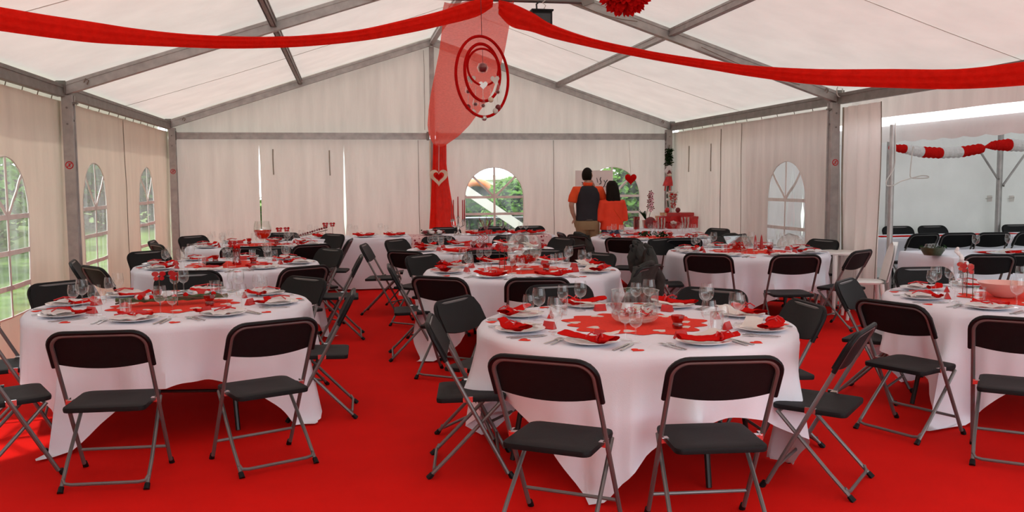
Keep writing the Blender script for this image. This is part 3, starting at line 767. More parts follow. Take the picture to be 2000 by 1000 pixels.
for tn, (cx, cy, ca, base, who, style, chairs) in TABLES.items():
    sn = SHORT[tn]
    table_base(cx, cy, math.radians(base), 'round folding table ' + who)
    o = cloth(cx, cy, math.radians(ca), int(cy*10), mat='white_cloth')
    tag(o, 'white cloth draped over the round table ' + who, 'tablecloth', 'white round tablecloths')
    order = sorted(range(len(chairs)), key=lambda i: (chairs[i][0]-base+22) % 360)
    for rank, i in enumerate(order):
        an, rb = chairs[i][:2]; th = math.radians(an); r = rb-.19
        rz = th+PI/2 + math.radians(random.uniform(-4, 4) + (chairs[i][2] if len(chairs[i]) > 2 else 0))
        dn = {200: 'lawn side', 204: 'lawn side', 176: 'end wall and lawn side', 151: 'end wall and lawn side', 84: 'end wall side'}.get(an) or dirname(base+45*rank if len(chairs) == 8 else an)
        CHAIRS[tn, i] = spawn('chair', (cx+r*math.cos(th), cy+r*math.sin(th), 0), rz, 'dark grey folding chair, %s of the %s' % (dn, sn), 'chair', 'folding chairs at the round tables')
    Z = TH+.0085
    # round red mat with scalloped edge
    m = MB(); pts = []
    for k in range(96):
        a = 2*PI*k/96; r = .40+.028*math.cos(14*a)+.02*math.cos(5*a); pts.append((r*math.cos(a), r*math.sin(a)))
    m.prism(pts, 0, .002); o = m.build('centre_mat', 'felt_red', None, smooth=False, loc=(cx, cy, Z)); tag(o, 'scalloped red felt mat in the middle of the ' + sn, 'mat')
    rnd = random.Random(int(cx*100)+int(cy*10))
    for k in range(9):
        a = 2*PI*k/9+rnd.uniform(-.2, .2); r = rnd.uniform(.27, .37)
        spawn('white_heart', (cx+r*math.cos(a), cy+r*math.sin(a), Z+.0022), rnd.uniform(0, 6), 'white paper heart on the red mat of the ' + sn, 'paper heart', 'white hearts on the ' + sn)
    for k in range(8):
        a = math.radians(base+45*k+rnd.uniform(-2.5, 2.5)); ca_, sa = math.cos(a), math.sin(a)
        def at(r, t, z=Z): return (cx+r*ca_-t*sa, cy+r*sa+t*ca_, z)       # r from the centre, t along the rim
        rz = a+PI/2
        if tn == 'T9' and k in (2, 3): continue
        wh = ', %s of the %s' % (dirname(base+45*k), sn)
        spawn('plate', at(.72, 0), 0, 'white dinner plate' + wh, 'plate', 'dinner plates')
        kk = rnd.randrange(3)
        if style == 'red':
            spawn('red_napkin%d' % kk, at(.765, 0, Z-.004), rz+PI+rnd.uniform(-.25, .1), 'red tied napkin' + wh, 'napkin', 'red tied napkins')
            spawn('white_card%d' % kk, at(.665, .02, Z), rz+rnd.uniform(-.2, .4), 'white folded menu card' + wh, 'card', 'menu cards')
        else:
            spawn('white_napkin%d' % kk, at(.735, 0, Z-.004), rz+rnd.uniform(-.3, .3), 'white napkin with red ribbon' + wh, 'napkin', 'white napkins')
            spawn('red_strip%d' % kk, at(.625, -.02, Z-.014), rz+rnd.uniform(-.2, .35), 'red folded napkin strip' + wh, 'napkin', 'red folded napkins')
        spawn('wine_glass', at(.56, .12+rnd.uniform(-.02, .02)), 0, 'tall wine glass' + wh, 'glass', 'tall wine glasses')
        spawn('small_glass', at(.58+rnd.uniform(-.02, .02), .205+rnd.uniform(-.02, .02)), 0, 'small wine glass' + wh, 'glass', 'small wine glasses')
        if k % 4 == (2 if tn == 'T1' else 0) and cy < 10: spawn('tumbler', at(.50, -.13), 0, 'water tumbler' + wh, 'glass', 'water tumblers')
        if cy < 10.5:
            for j, t in enumerate((-.175, -.205)): spawn('fork', at(.755-.01*j, t), rz+rnd.uniform(-.12, .12), ('inner', 'outer')[j] + ' steel fork' + wh, 'fork', 'dinner forks')
            for j, t in enumerate((.172, .20)): spawn('knife', at(.76-.01*j, t), rz+rnd.uniform(-.1, .1), ('inner', 'outer')[j] + ' steel knife' + wh, 'knife', 'dinner knives')
            spawn('paper_heart', at(.80, .265), rz+rnd.uniform(-.4, .4), 'red paper heart' + wh, 'paper heart', 'red paper hearts')
        spawn('place_card', at(.535, -.02), rz+rnd.uniform(-.5, .5), 'little red place card' + wh, 'place card', 'place cards')
    for k in range(2):
        a = math.radians(base+70+150*k); spawn('tealight', (cx+.30*math.cos(a), cy+.30*math.sin(a), Z+.002), a, 'ruby glass tealight holder, %s of the %s' % (dirname(base+70+150*k), sn), 'candle holder', 'tealight holders')
# ================================================================ centrepieces
Z = TH+.0105
def petals(mb, n, R, z0, z1, seed, sz=.022):
    rnd = random.Random(seed)
    for _ in range(n):
        a = rnd.uniform(0, 6.28); r = R*math.sqrt(rnd.random()); c = Vector((r*math.cos(a), r*math.sin(a), rnd.uniform(z0, z1)))
        Rm = Matrix.Rotation(rnd.uniform(-.7, .7), 3, 'X') @ Matrix.Rotation(rnd.uniform(-.7, .7), 3, 'Y') @ Matrix.Rotation(a*3, 3, 'Z')
        pts = [Vector((sz*math.cos(t)*rnd.uniform(.8, 1.2), sz*.7*math.sin(t), .004*math.cos(2*t))) for t in (PI*k/3 for k in range(6))]
        mb.add([c+Rm @ p for p in pts], [tuple(range(6))])
cx, cy = TABLES['T1'][:2]
t = empty('glass_bowl', (cx, cy, Z), 0, 'wide clear glass bowl with floating petals on the foreground round table', 'bowl')
MB().lathe([(1e-5, .004), (.07, .004), (.11, .012), (.136, .035), (.140, .06), (.137, .12), (.137, .185), (.141, .192), (.132, .19), (.131, .12), (.133, .06), (.128, .038), (.10, .02), (1e-5, .014)], 36).build('bowl', 'bowl_glass', t)
MB().solid([(.126, .050), (.127, .054)], 30).build('water', 'clear_glass', t)
m = MB(); petals(m, 40, .11, .055, .072, 1); m.build('red_petals', 'napkin_red', t); m = MB(); petals(m, 26, .11, .055, .075, 2, .026); m.build('cream_petals', 'paper_white', t)
cx, cy = TABLES['T2'][:2]
t = empty('twig_garland', (cx, cy, Z), .2, 'dark twig garland with small flowers along the red mat', 'garland')
rnd = random.Random(3)
for k in range(9):
    m = MB(); o = rnd.uniform(-.05, .05); m.tube([(-.36+.72*i/8, o+.05*math.sin(i*.9+k)+rnd.uniform(-.02, .02), .02+.02*abs(math.sin(i+k))+rnd.uniform(0, .02)) for i in range(9)], .006, 5); m.build('twig', 'twig_green' if k % 3 else 'twig', t)
for k in range(10):
    m = MB(); p = (rnd.uniform(-.3, .3), rnd.uniform(-.07, .07), .05+rnd.uniform(0, .02)); m.ball(p, .018, 8, 5); m.build('blossom', 'napkin_white' if k % 2 else 'napkin_red', t)
for k, (dx, dy) in enumerate(((-.08, -.02), (.0, .06), (.04, -.05))):
    spawn('butterfly', (cx+dx, cy+dy, Z), .3+k, 'red butterfly on a stick in the twig garland', 'ornament', 'garland butterflies')
cx, cy = TABLES['T3'][:2]
spawn('butterfly', (cx+.05, cy, Z), .3, 'red butterfly on a stick beside the red vase', 'ornament')
o = MB().lathe([(1e-5, .002), (.07, .002), (.11, .03), (.115, .035), (.105, .032), (.06, .01), (1e-5, .01)], 24).build('serving_dish', 'black_plastic', loc=(cx-.12, cy-.12, Z)); tag(o, 'shallow black dish on the red mat', 'dish')
t = empty('flower_vase', (cx+.10, cy-.10, Z), 0, 'slim red glass vase with white blossom', 'vase')
MB().lathe([(1e-5, .002), (.04, .002), (.045, .02), (.03, .06), (.035, .13), (.045, .16), (.04, .16), (.028, .06), (1e-5, .02)], 18).build('vase', 'red_glass', t)
m = MB(); [m.ball((.02*math.cos(a), .02*math.sin(a), .18), .018, 8, 5) for a in (0, 2, 4)]; m.build('blossom', 'napkin_red', t)
cx, cy = TABLES['T4'][:2]
t = empty('goblet_vase', (cx+.07, cy-.05, Z), 0, 'big glass goblet half full of bright red liquid', 'goblet')
MB().lathe([(1e-5, .002), (.07, .002), (.07, .006), (.015, .02), (.012, .06), (.05, .08), (.10, .13), (.118, .19), (.115, .25), (.100, .32), (.097, .32), (.111, .25), (.113, .19), (.095, .132), (.045, .086), (1e-5, .078)], 30).build('goblet', 'bowl_glass', t)
MB().lathe([(1e-5, .085), (.045, .089), (.092, .134), (.110, .19), (.110, .205), (1e-5, .205)], 30).build('liquid', 'liquid_red', t)
for k in range(2): spawn('butterfly', (cx+.28+.1*k, cy+.05*k, Z), .5*k, 'red butterfly on a stick beside the red goblet', 'ornament', 'goblet butterflies')
cx, cy = TABLES['T5'][:2]
t = empty('fishbowl_vase', (cx+.02, cy, Z), 0, 'footed round glass fishbowl with red petals at the bottom', 'vase')
MB().lathe([(1e-5, .002), (.085, .002), (.085, .007), (.03, .018), (.022, .03), (.05, .045), (.11, .075), (.155, .13), (.170, .19), (.160, .25), (.125, .305), (.108, .325), (.104, .325), (.121, .303), (.156, .25), (.166, .19), (.151, .132), (.106, .079), (1e-5, .05)], 36).build('bowl', 'bowl_glass', t)
m = MB(); petals(m, 150, .095, .075, .125, 5, .026); m.build('red_petals', 'napkin_red', t); m = MB(); petals(m, 22, .09, .10, .13, 6, .024); m.build('cream_petals', 'paper_white', t)
for k in range(2): spawn('butterfly', (cx-.17-.03*k, cy-.02+.1*k, Z), .5*k+.2, 'red butterfly on a stick beside the fishbowl', 'ornament', 'fishbowl butterflies')
cx, cy = TABLES['T6'][:2]
t = empty('flower_tray', (cx, cy-.05, Z), 0, 'pink tray of dark red roses and ribbon curls', 'tray')
MB().lathe([(1e-5, .003), (.15, .003), (.17, .03), (.165, .03), (.145, .012), (1e-5, .012)], 24).build('tray', 'pink', t)
rnd = random.Random(9)
for k in range(9):
    a = 2*PI*k/9; r = .10 if k < 7 else .02
    m = MB(); m.lathe([(1e-5, .0), (.02, .01), (.034, .035), (.036, .055), (.026, .06), (.024, .045), (.012, .058), (1e-5, .05)], 10, (r*math.cos(a), r*math.sin(a), .012), lambda q, i: 1+.12*math.sin(3*q+i)); m.build('rose', 'dark_red' if k % 3 else 'napkin_red', t)
for k in range(4):
    m = MB(); m.tube([(.05*math.cos(k*1.6)+.03*math.cos(i*.9), .05*math.sin(k*1.6)+.03*math.sin(i*.9), .05+.014*i) for i in range(12)], .004, 5); m.build('ribbon_curl', 'ribbon_red', t)
spawn('butterfly', (cx+.12, cy+.12, Z), .2, 'red butterfly on a stick behind the pink tray', 'ornament')
cx, cy = TABLES['T7'][:2]
t = empty('glass_box', (cx-.10, cy+.02, Z), .15, 'flared square glass box with red petals and candles', 'vase')
m = MB(); b, tp, h = .07, .125, .17
q = lambda r, z: [(-r, -r, z), (r, -r, z), (r, r, z), (-r, r, z)]
m.add(q(b, 0)+q(tp, h)+q(tp-.006, h)+q(b-.004, .01), [(0, 3, 2, 1), (8, 9, 10, 11)][:1] + [(12, 13, 14, 15)] + [(i, (i+1) % 4, 4+(i+1) % 4, 4+i) for i in range(4)] + [(8+i, 12+i, 12+(i+1) % 4, 8+(i+1) % 4) for i in range(4)] + [(4+i, 4+(i+1) % 4, 8+(i+1) % 4, 8+i) for i in range(4)])
m.build('box', 'bowl_glass', t, smooth=False); m = MB(); petals(m, 60, .07, .02, .10, 8, .024); m.build('red_petals', 'napkin_red', t)
for k, (dx, dy) in enumerate(((.10, .0), (.2, .05))):
    t = empty('candle_pick', (cx+dx, cy+dy, Z), 0, 'small red cone candle standing beside the glass box', 'candle', 'cone candles by the glass box')
    MB().solid([(.03, 0), (.03, .012)], 12).build('saucer', 'wood_pale', t); MB().lathe([(.022, .012), (.018, .10), (.010, .16), (1e-5, .19)], 12).build('candle', 'candle_red', t)
cx, cy = TABLES['T8'][:2]
t = empty('leaf_wreath', (cx, cy, Z), 0, 'low dark green leaf wreath with red berries', 'wreath')
def leaves(n, fn, sz, seed):
    m = MB(); rnd = random.Random(seed)
    for _ in range(n):
        c = Vector(fn(rnd)); R = Matrix.Rotation(rnd.uniform(0, 6.28), 3, 'Z') @ Matrix.Rotation(rnd.uniform(-1.2, 1.2), 3, 'X') @ Matrix.Rotation(rnd.uniform(-.8, .8), 3, 'Y'); s = sz*rnd.uniform(.6, 1.3)
        m.add([c+R @ Vector(p)*s for p in ((-1, 0, 0), (-.3, .42, .1), (.5, .36, .05), (1.1, 0, -.1), (.5, -.36, .05), (-.3, -.42, .1))], [(0, 1, 2, 3, 4, 5)])
    return m
leaves(90, lambda r: (lambda a: (.17*math.cos(a)+r.uniform(-.04, .04), .17*math.sin(a)+r.uniform(-.04, .04), r.uniform(.012, .07)))(r.uniform(0, 6.28)), .03, 4).build('leaves', 'leaf_dark', t)
for k in range(8):
    MB().ball((.17*math.cos(k*.8), .17*math.sin(k*.8), .07), .014, 8, 5).build('berry', 'gloss_red', t)
cx, cy = TABLES['T9'][:2]
pb = Vector((4.48, 5.46, Z)); o = MB().lathe([(1e-5, .002), (.06, .002), (.075, .012), (.13, .05), (.175, .105), (.168, .105), (.12, .055), (.06, .02), (1e-5, .016)], 32).build('serving_bowl', 'pink_bowl', loc=pb); tag(o, 'large salmon pink bowl on the red mat', 'bowl')
for k, (dx, dy) in enumerate(((-.22, .10), (-.16, .22), (-.25, .0))): spawn('butterfly', (pb.x+dx, pb.y+dy, Z), .4*k-.3, 'red butterfly on a stick beside the pink bowl', 'ornament', 'pink bowl butterflies')
t = empty('feather_pick', (pb.x-.12, pb.y+.25, Z), 0, 'white feather on a wire behind the pink bowl', 'ornament')
MB().tube([(0, 0, 0), (0, 0, .2)], .003, 5).build('wire', 'silver', t)
m = MB(); [m.ball((-.012*i+.01*math.sin(i*2), .008*math.cos(i*3), .20+.018*i), .022-.001*i, 7, 5, (1.1, .6, 1)) for i in range(8)]; remesh(m.build('feather', 'napkin_white', t), .006, 2)
# ================================================================ jackets over chair backs
def jacket(ch, label, k):
    t = empty('jacket', ch.location, ch.rotation_euler.z, label, 'jacket')
    m = MB(); secs = []
    for i in range(9):
        v = i/8; z = .838-.34*v; wx = .225+.03*math.sin(v*PI)+.02*math.sin(k+v*5); th = .026+.022*v+.012*math.sin(v*7+k)
        secs.append(((.02*math.sin(v*4+k), -.205+.11*v*.9-.02*v, z), wx, th+.02))
    m.loft(secs[::-1], 28)
    for i in range(len(m.v)):
        x, y, z = m.v[i]; m.v[i] = (x+.02*nz(x*8, z*6, k), y+.020*nz(x*9, z*4, k+2.), z+.012*nz(x*9, y*9, k))
    m.build('body', 'jacket_grey', t, angle=80)
    for s in (-1, 1):
        q = MB(); q.tube([(s*.19, -.20, .79), (s*.245, -.22, .70), (s*.255, -.20, .57), (s*.24, -.16+.02*s, .46)], [.042, .05, .045, .036], 12)
        q.build('sleeve', 'jacket_grey', t)
    q = MB(); q.tube([(-.12, -.19, .83), (-.05, -.235, .862), (.05, -.235, .862), (.12, -.19, .83)], .024, 8); q.build('collar', 'jacket_grey', t)
for (tn, i), lb in ((('T5', 4), 'dark grey jacket hung over a fishbowl table chair'), (('T7', 6), 'dark jacket hung over a glass box table chair, end wall side'), (('T7', 7), 'dark jacket hung over a glass box table chair, open front side'), (('T8', 5), 'dark jacket hung over a gift side table chair'), (('T7', 4), 'black jacket on a chair against the party tent side wall')):
    jacket(CHAIRS[tn, i], lb, i+cx)
# ================================================================ red drapes and hanging ornaments
def swag(rows, label, mat):
    """rows: (px, py centre, half height px, depth) surveyed along the band"""
    pts = []
    for px, py, hh, Y in rows:
        a, b = at_y(px, py-hh, Y), at_y(px, py+hh, Y); pts.append((a, b))
    m = MB(); n = len(rows)-1; sub = 5
    def ip(i, t, w):
        p0 = pts[max(i-1, 0)][w]; p1 = pts[i][w]; p2 = pts[i+1][w]; p3 = pts[min(i+2, n)][w]
        return .5*((2*p1)+(p2-p0)*t+(2*p0-5*p1+4*p2-p3)*t*t+(3*p1-p0-3*p2+p3)*t**3)
    def fn(u, v):
        q = u*n; i = min(int(q), n-1); a, b = ip(i, q-i, 0), ip(i, q-i, 1); p = a.lerp(b, v)
        dep = .045*math.sin(v*PI)*-1 + .016*math.sin(v*17+u*6)
        return p + Vector((0, dep, 0))
    m.grid(fn, n*sub, 14)
    def fb(u, v):
        p = Vector(fn(u, v)); return p+Vector((0, .05+.05*math.sin(v*PI), .004))
    m.grid(fb, n*sub, 8)
    return tag(m.build('fabric_swag', mat, None, angle=80), label, 'drape')
swag([(962, 6, 8, 10.12), (930, 16, 17, 10.0), (860, 36, 15, 9.75), (790, 52, 14, 9.5), (700, 69, 11.5, 9.1), (600, 79, 11, 8.7), (525, 82, 11, 8.4), (440, 82, 12, 8.15), (350, 78, 13, 7.9), (260, 71, 16, 7.6), (175, 62, 20, 7.3), (85, 50, 21.5, 7.0), (0, 37, 23, 6.75), (-110, 20, 24, 6.45), (-200, 8, 17, 6.25), (-262, 0, 9, 6.1), (-300, -4, 5, 6.0)], 'red fabric band swagged from the roof peak to the lawn side', 'dense_red')
swag([(975, 14, 14, 10.12), (1000, 29, 23, 10.05), (1040, 43, 19, 9.9), (1080, 61, 13.5, 9.8), (1160, 84, 9, 9.55), (1250, 103, 8, 9.25), (1310, 114, 8, 9.05), (1400, 128, 9, 8.75), (1475, 139, 10.5, 8.5), (1600, 150, 15, 8.1), (1740, 153, 18, 7.7), (1870, 154.5, 19.5, 7.25), (2000, 144, 23, 6.8), (2110, 130, 25, 6.35), (2190, 118, 20, 6.0)], 'red fabric band swagged from the roof peak to the party tent side', 'dense_red')
# sheer panel from the tie bar down to the end wall post
rows = [(868, 1004, 4, 10.16), (864, 1001, 22, 10.22), (864, 995, 50, 10.7), (858, 986, 100, 11.6), (850, 975, 140, 12.4), (842, 962, 180, 13.2), (837, 941, 212, 13.9), (835, 917, 245, 14.7), (838, 896, 266, 15.3), (846, 874, 281, 15.85)]
def pan(u, v):
    q = v*(len(rows)-1); i = min(int(q), len(rows)-2); f = q-i
    g = [rows[i][k]*(1-f)+rows[i+1][k]*f for k in range(4)]
    px = g[0]+(g[1]-g[0])*u; fold = .02*math.sin(u*9+v*3)+.05*math.sin(u*26)*max(0, v-.6)
    low = 6*math.sin(PI*u)*v
    return at_y(px, g[2]+low+ (1-v)*3*math.sin(u*12), g[3]+fold-.10*math.sin(PI*u)*v)
m = MB(); m.grid(pan, 30, 40); tag(m.build('sheer_panel', 'sheer_red', None, angle=80), 'wide sheer red panel hanging from the tie bar to the end wall', 'drape')
trow = [(846, 872, 281), (845, 872, 320), (843, 877, 360), (841, 884, 400), (839, 890, 435), (837, 894, 466), (836, 897, 500)]
def tail(u, v):
    q = v*(len(trow)-1); i = min(int(q), len(trow)-2); f = q-i
    g = [trow[i][k]*(1-f)+trow[i+1][k]*f for k in range(3)]
    return at_y(g[0]+(g[1]-g[0])*u, g[2], 15.82+.035*math.sin(u*22+v)+.03*math.sin(u*9))
m = MB(); m.grid(tail, 50, 24); tag(m.build('drape_tail', 'dense_red', None, angle=80), 'gathered red drape falling down the end wall centre post', 'drape')
# ring mobile
mc = at_y(943, 150, 9.85)
t = empty('ring_mobile', mc, 0, 'red hanging mobile of three nested rings with hearts and glass drops', 'mobile')
def ring(c, r, rot, rad, mat='paper_red'):
    m = MB(); m.tube([Vector(c)+Vector((r*math.cos(a)*math.cos(rot), r*math.cos(a)*math.sin(rot), r*math.sin(a))) for a in (2*PI*k/48 for k in range(48))], rad, 8, closed=True); return m.build('ring', mat, t)
yw = YAW*-1
ring((0, 0, 0), .435, math.acos(95/150)+yw, .016); ring((0, 0, .045), .308, math.acos(.6)+yw, .017); ring((.005, 0, .105), .198, math.acos(.84)+yw, .012)
MB().tube([(0, .05, .435), (.0, .1, cz-mc.z)], .004, 5).build('string', 'dark_red', t); MB().tube([(0, 0, .30), (0, 0, .15)], .003, 5).build('string', 'dark_red', t)
MB().ball((0, 0, .098), .050, 14, 9).build('glass_ball', 'dark_red', t)
MB().lathe([(1e-5, -.065), (.046, -.046), (.065, 0), (.046, .046), (1e-5, .065)], 14, (0, 0, .098)).build('glass_globe', 'clear_glass', t)
for (x, z) in ((-.13, -.03), (.13, -.03), (0, -.09)):
    m = MB(); m.prism(heart(.105), -.006, .006, Matrix.Translation((x, -.02, z)) @ Matrix.Rotation(PI/2, 4, 'X')); m.build('heart', 'paper_white' if x else 'silver', t, smooth=False)
for (x, z) in ((-.165, -.13), (.165, -.13), (-.085, -.265), (0, -.28)):
    MB().lathe([(1e-5, -.06), (.030, -.048), (.037, -.026), (.024, .014), (.008, .06), (1e-5, .075)], 10, (x, -.01, z)).build('glass_drop', 'bowl_glass', t); MB().ball((x, -.01, z-.033), .020, 8, 5).build('bead', 'dark_red', t); MB().tube([(x, -.01, z+.05), (x*.9, 0, z+.16)], .002, 4).build('string', 'paper_white', t)
for (x, z, mt) in ((-.17, -.33, 'dark_red'), (-.11, -.385, 'paper_white'), (.01, -.45, 'silver'), (.085, -.25, 'wood_pale'), (.165, -.33, 'dark_red'), (.135, -.37, 'paper_white')):
    MB().ball((x, -.01, z), .031, 10, 6).build('bauble', mt, t); MB().tube([(x, -.01, z+.02), (x*.95, 0, z+.13)], .002, 4).build('string', 'paper_white', t)
# paper pompom close under the roof
pc_ = at_y(1222, -22, 6.2)
t = empty('paper_pompom', pc_, 0, 'spiky red tissue paper pompom hanging under the roof', 'pompom')
m = MB(); rnd = random.Random(5)
for k in range(420):
    z = 1-2*(k+.5)/420; a = k*2.39996; d = Vector((math.sqrt(1-z*z)*math.cos(a), math.sqrt(1-z*z)*math.sin(a), z)); s = d.orthogonal().normalized(); s = (Matrix.Rotation(rnd.uniform(0, 6.28), 3, d) @ s); r = rnd.uniform(.165, .205)
    m.add([d*.04, d*r*.7+s*.028, d*r*.93+s*.016, d*r*1.02, d*r*.93-s*.016, d*r*.7-s*.028], [(0, 1, 2, 3, 4, 5)])
m.build('petals', 'paper_red', t, smooth=False); MB().ball((0, 0, 0), .13, 16, 10).build('core', 'paper_red', t); MB().tube([(0, 0, .1), (0, 0, 3.95-pc_.z)], .003, 5).build('string', 'paper_red', t)
# hearts on strings
hp = at_y(857, 345, 15.6)
t = empty('wooden_heart', hp, 0, 'pale open wooden heart hanging in front of the red drape', 'heart')
o_, i_ = heart(.34, 40), heart(.20, 40); MX = Matrix.Rotation(PI/2, 4, 'X'); m = MB(); n = 40
vs = [MX @ Vector((p[0], p[1], z)) for z in (-.015, .015) for ring_ in (o_, [(q[0], q[1]+.006) for q in i_]) for p in ring_]
m.add(vs, [(k, (k+1) % n, n+(k+1) % n, n+k) for k in range(n)] + [(2*n+k, 3*n+k, 3*n+(k+1) % n, 2*n+(k+1) % n) for k in range(n)] + [(k, 2*n+k, 2*n+(k+1) % n, (k+1) % n) for k in range(n)] + [(n+k, n+(k+1) % n, 3*n+(k+1) % n, 3*n+k) for k in range(n)])
m.build('heart_frame', 'wood_pale', t, smooth=False); MB().tube([(0, 0, .09), (.02, .05, 2.36-hp.z)], .004, 5).build('string', 'paper_white', t)
m = MB(); m.prism(heart(.13, 30), -.006, .006, MX); m.build('inner_heart', 'paper_red', t, smooth=False)
hp = at_y(1232, 349, 15.92)
t = empty('plush_heart', hp, 0, 'dark red plush heart on a long white string', 'heart')
m = MB(); pts = heart(.24, 36)
for j in range(7):
    s = math.cos((j-3)/3*PI/2*.97)**.5; m.add([(x*s, (j-3)*.016, y*s) for x, y in pts], [])
nn = 36; m.f += [[i*nn+k, (i+1)*nn+k, (i+1)*nn+(k+1) % nn, i*nn+(k+1) % nn] for i in range(6) for k in range(nn)] + [list(range(nn)), [6*nn+k for k in range(nn-1, -1, -1)]]
m.build('heart', 'paper_red', t); MB().tube([(0, 0, .06), (0, .12, 2.335-hp.z)], .006, 5).build('string', 'paper_white', t)
# corner ornament: fir spray, white fluff, little cloth doll, ribbon with beads
cp = at_y(1306, 345, 15.92)
t = empty('corner_ornament', cp, 0, 'hanging fir spray with a small red and white cloth doll in the corner', 'ornament')
leaves(260, lambda r: (r.uniform(-.06, .06), r.uniform(-.06, .06), r.uniform(.2, .52)), .03, 12).build('fir_spray', 'leaf_dark', t)
m = MB(); [m.ball((.0+.03*math.sin(i*2.), -.03*math.cos(i*2.), .16-.028*i), .055, 8, 6) for i in range(4)]; remesh(m.build('white_fluff', 'napkin_white', t), .014, 2)
m = MB(); m.loft([((-.04, -.06, -.17), .10, .05), ((-.03, -.06, -.10), .085, .05), ((-.02, -.06, 0), .055, .04)], 14); m.build('doll_dress', 'gift_red', t)
MB().tube([(0, 0, .5), (.03, .06, .62)], .006, 5).build('hook', 'cord_dark', t)
MB().ball((-.01, -.06, .04), .042, 10, 7).build('doll_head', 'wood_pale', t); MB().lathe([(.05, 0), (.03, .05), (1e-5, .10)], 12, (-.01, -.05, .05)).build('doll_cap', 'dark_red', t)
for s in (-1, 1): MB().tube([(-.04+s*.04, -.06, -.16), (-.05+s*.05, -.07, -.26)], .014, 6).build('doll_leg', 'gift_red', t)
MB().tube([(-.03, -.06, -.17), (-.05, -.06, -.35), (-.02, -.05, -.56)], .010, 5).build('ribbon', 'leaf_dark', t)
for z in (-.30, -.42): MB().ball((-.045, -.07, z), .028, 8, 6).build('bead', 'silver', t)
# ================================================================ head table
HX0, HX1, HY0, HY1, HZ = -.78, 3.10, 13.28, 14.06, .755
t = empty('head_table', ((HX0+HX1)/2, (HY0+HY1)/2, 0), 0, 'long head table along the end wall', 'table')
cxh, cyh = (HX0+HX1)/2, (HY0+HY1)/2
MB().box((0, 0, HZ-.02), (HX1-HX0-.03, HY1-HY0-.03, .03)).build('tabletop', 'wood', t, smooth=False)
for sx in (-1, -.05, .05, 1):
    for sy in (-1, 1): MB().tube([(sx*(HX1-HX0)*.45, sy*.32, .0), (sx*(HX1-HX0)*.45, sy*.32, HZ-.035)], .018, 8).build('leg', 'black_metal', t)
def box_cloth(x0, x1, y0, y1, z, drop, label, name='tablecloth', mat='white_cloth', wob=.012, seed=1):
    per = []
    n = lambda a, b: max(2, int(abs(b-a)/.06))
    def seg(ax, ay, bx, by):
        k = n(ax, bx) if ax != bx else n(ay, by); return [(ax+(bx-ax)*i/k, ay+(by-ay)*i/k) for i in range(k)]
    per = seg(x0, y0, x1, y0)+seg(x1, y0, x1, y1)+seg(x1, y1, x0, y1)+seg(x0, y1, x0, y0)
    mx, my = (x0+x1)/2, (y0+y1)/2; m = MB(); N_ = len(per); vs = []
    rows_ = [(None, 0), (0, 0), (.01, -.008)] + [(.014+.004*j, -drop*j/8) for j in range(1, 9)]
    for j, (o, dz) in enumerate(rows_):
        for (x, y) in per:
            ex = (1 if abs(x-x1) < 1e-6 else -1 if abs(x-x0) < 1e-6 else 0); ey = (1 if abs(y-y1) < 1e-6 else -1 if abs(y-y0) < 1e-6 else 0)
            if o is None: vs.append((mx+(x-mx)*.5, my+(y-my)*.5, z)); continue
            w = wob*(nz(x*2.6+seed, y*2.6, seed)+.5*nz(x*7, y*7, seed))*(max(0, j-2)/8)*2
            vs.append((x+ex*(o+w), y+ey*(o+w), z+dz))
    fs = [(j*N_+k, j*N_+(k+1) % N_, (j+1)*N_+(k+1) % N_, (j+1)*N_+k) for j in range(len(rows_)-1) for k in range(N_)] + [tuple(range(N_))]
    m.add(vs, fs); o = m.build(name, mat, None, angle=70); tag(o, label, 'tablecloth'); return o
box_cloth(HX0, HX1, HY0, HY1, HZ+.004, HZ-.015, 'long white cloth reaching the floor on the head table', seed=3)
def runner(x0, x1, label, drop, zt=HZ+.006, y0=HY0, y1=HY1):
    m = MB(); path = [(y1+.03, zt-.35), (y1+.026, zt-.02), (y1, zt)] + [(y1+(y0-y1)*i/6, zt) for i in range(1, 6)] + [(y0, zt), (y0-.03, zt-.012)] + [(y0-.036-.006*i, zt-drop*i/6) for i in range(1, 7)]
    vs = [(x0+(x1-x0)*i/8, y+.006*nz(i*.9, z*4), z) for y, z in path for i in range(9)]
    m.add(vs, [(r*9+i, r*9+i+1, (r+1)*9+i+1, (r+1)*9+i) for r in range(len(path)-1) for i in range(8)]); return tag(m.build('table_runner', 'printed_runner'), label, 'table runner')
runner(.93, 1.36, 'red printed runner across the head table by the drape', .30)
runner(2.72, 3.05, 'red printed runner hanging at the party tent end of the head table', .52)
hz = HZ+.006
seats = [-.44, .18, .70, 1.98, 2.28, 2.58, 2.90]
for i, px in enumerate((632, 710, 770, 930, 966, 1008, 1045)):
    x = at_y(px, 458, 13.5).x; nm = ['by the butterfly stand', 'by the slit in the wall', 'beside the printed runner', 'beside the candelabra', 'under the end wall window', 'at the window edge', 'on the far printed runner'][i]
    spawn('plate', (x, 13.50, hz+.001), 0, 'white plate on the head table %s' % nm, 'plate', 'dinner plates'); spawn('red_napkin%d' % (i % 3), (x, 13.49, hz), .1*i-.2, 'red tied napkin on the head table %s' % nm, 'napkin', 'red tied napkins')
    spawn('white_napkin%d' % (i % 3), (x+.09, 13.56, hz), .4, 'white napkin on the head table %s' % nm, 'napkin', 'white napkins')
    spawn('wine_glass', (x-.20, 13.62, hz+.003), 0, 'tall wine glass on the head table %s' % nm, 'glass', 'tall wine glasses'); spawn('small_glass', (x-.11, 13.66, hz+.003), 0, 'small wine glass on the head table %s' % nm, 'glass', 'small wine glasses')
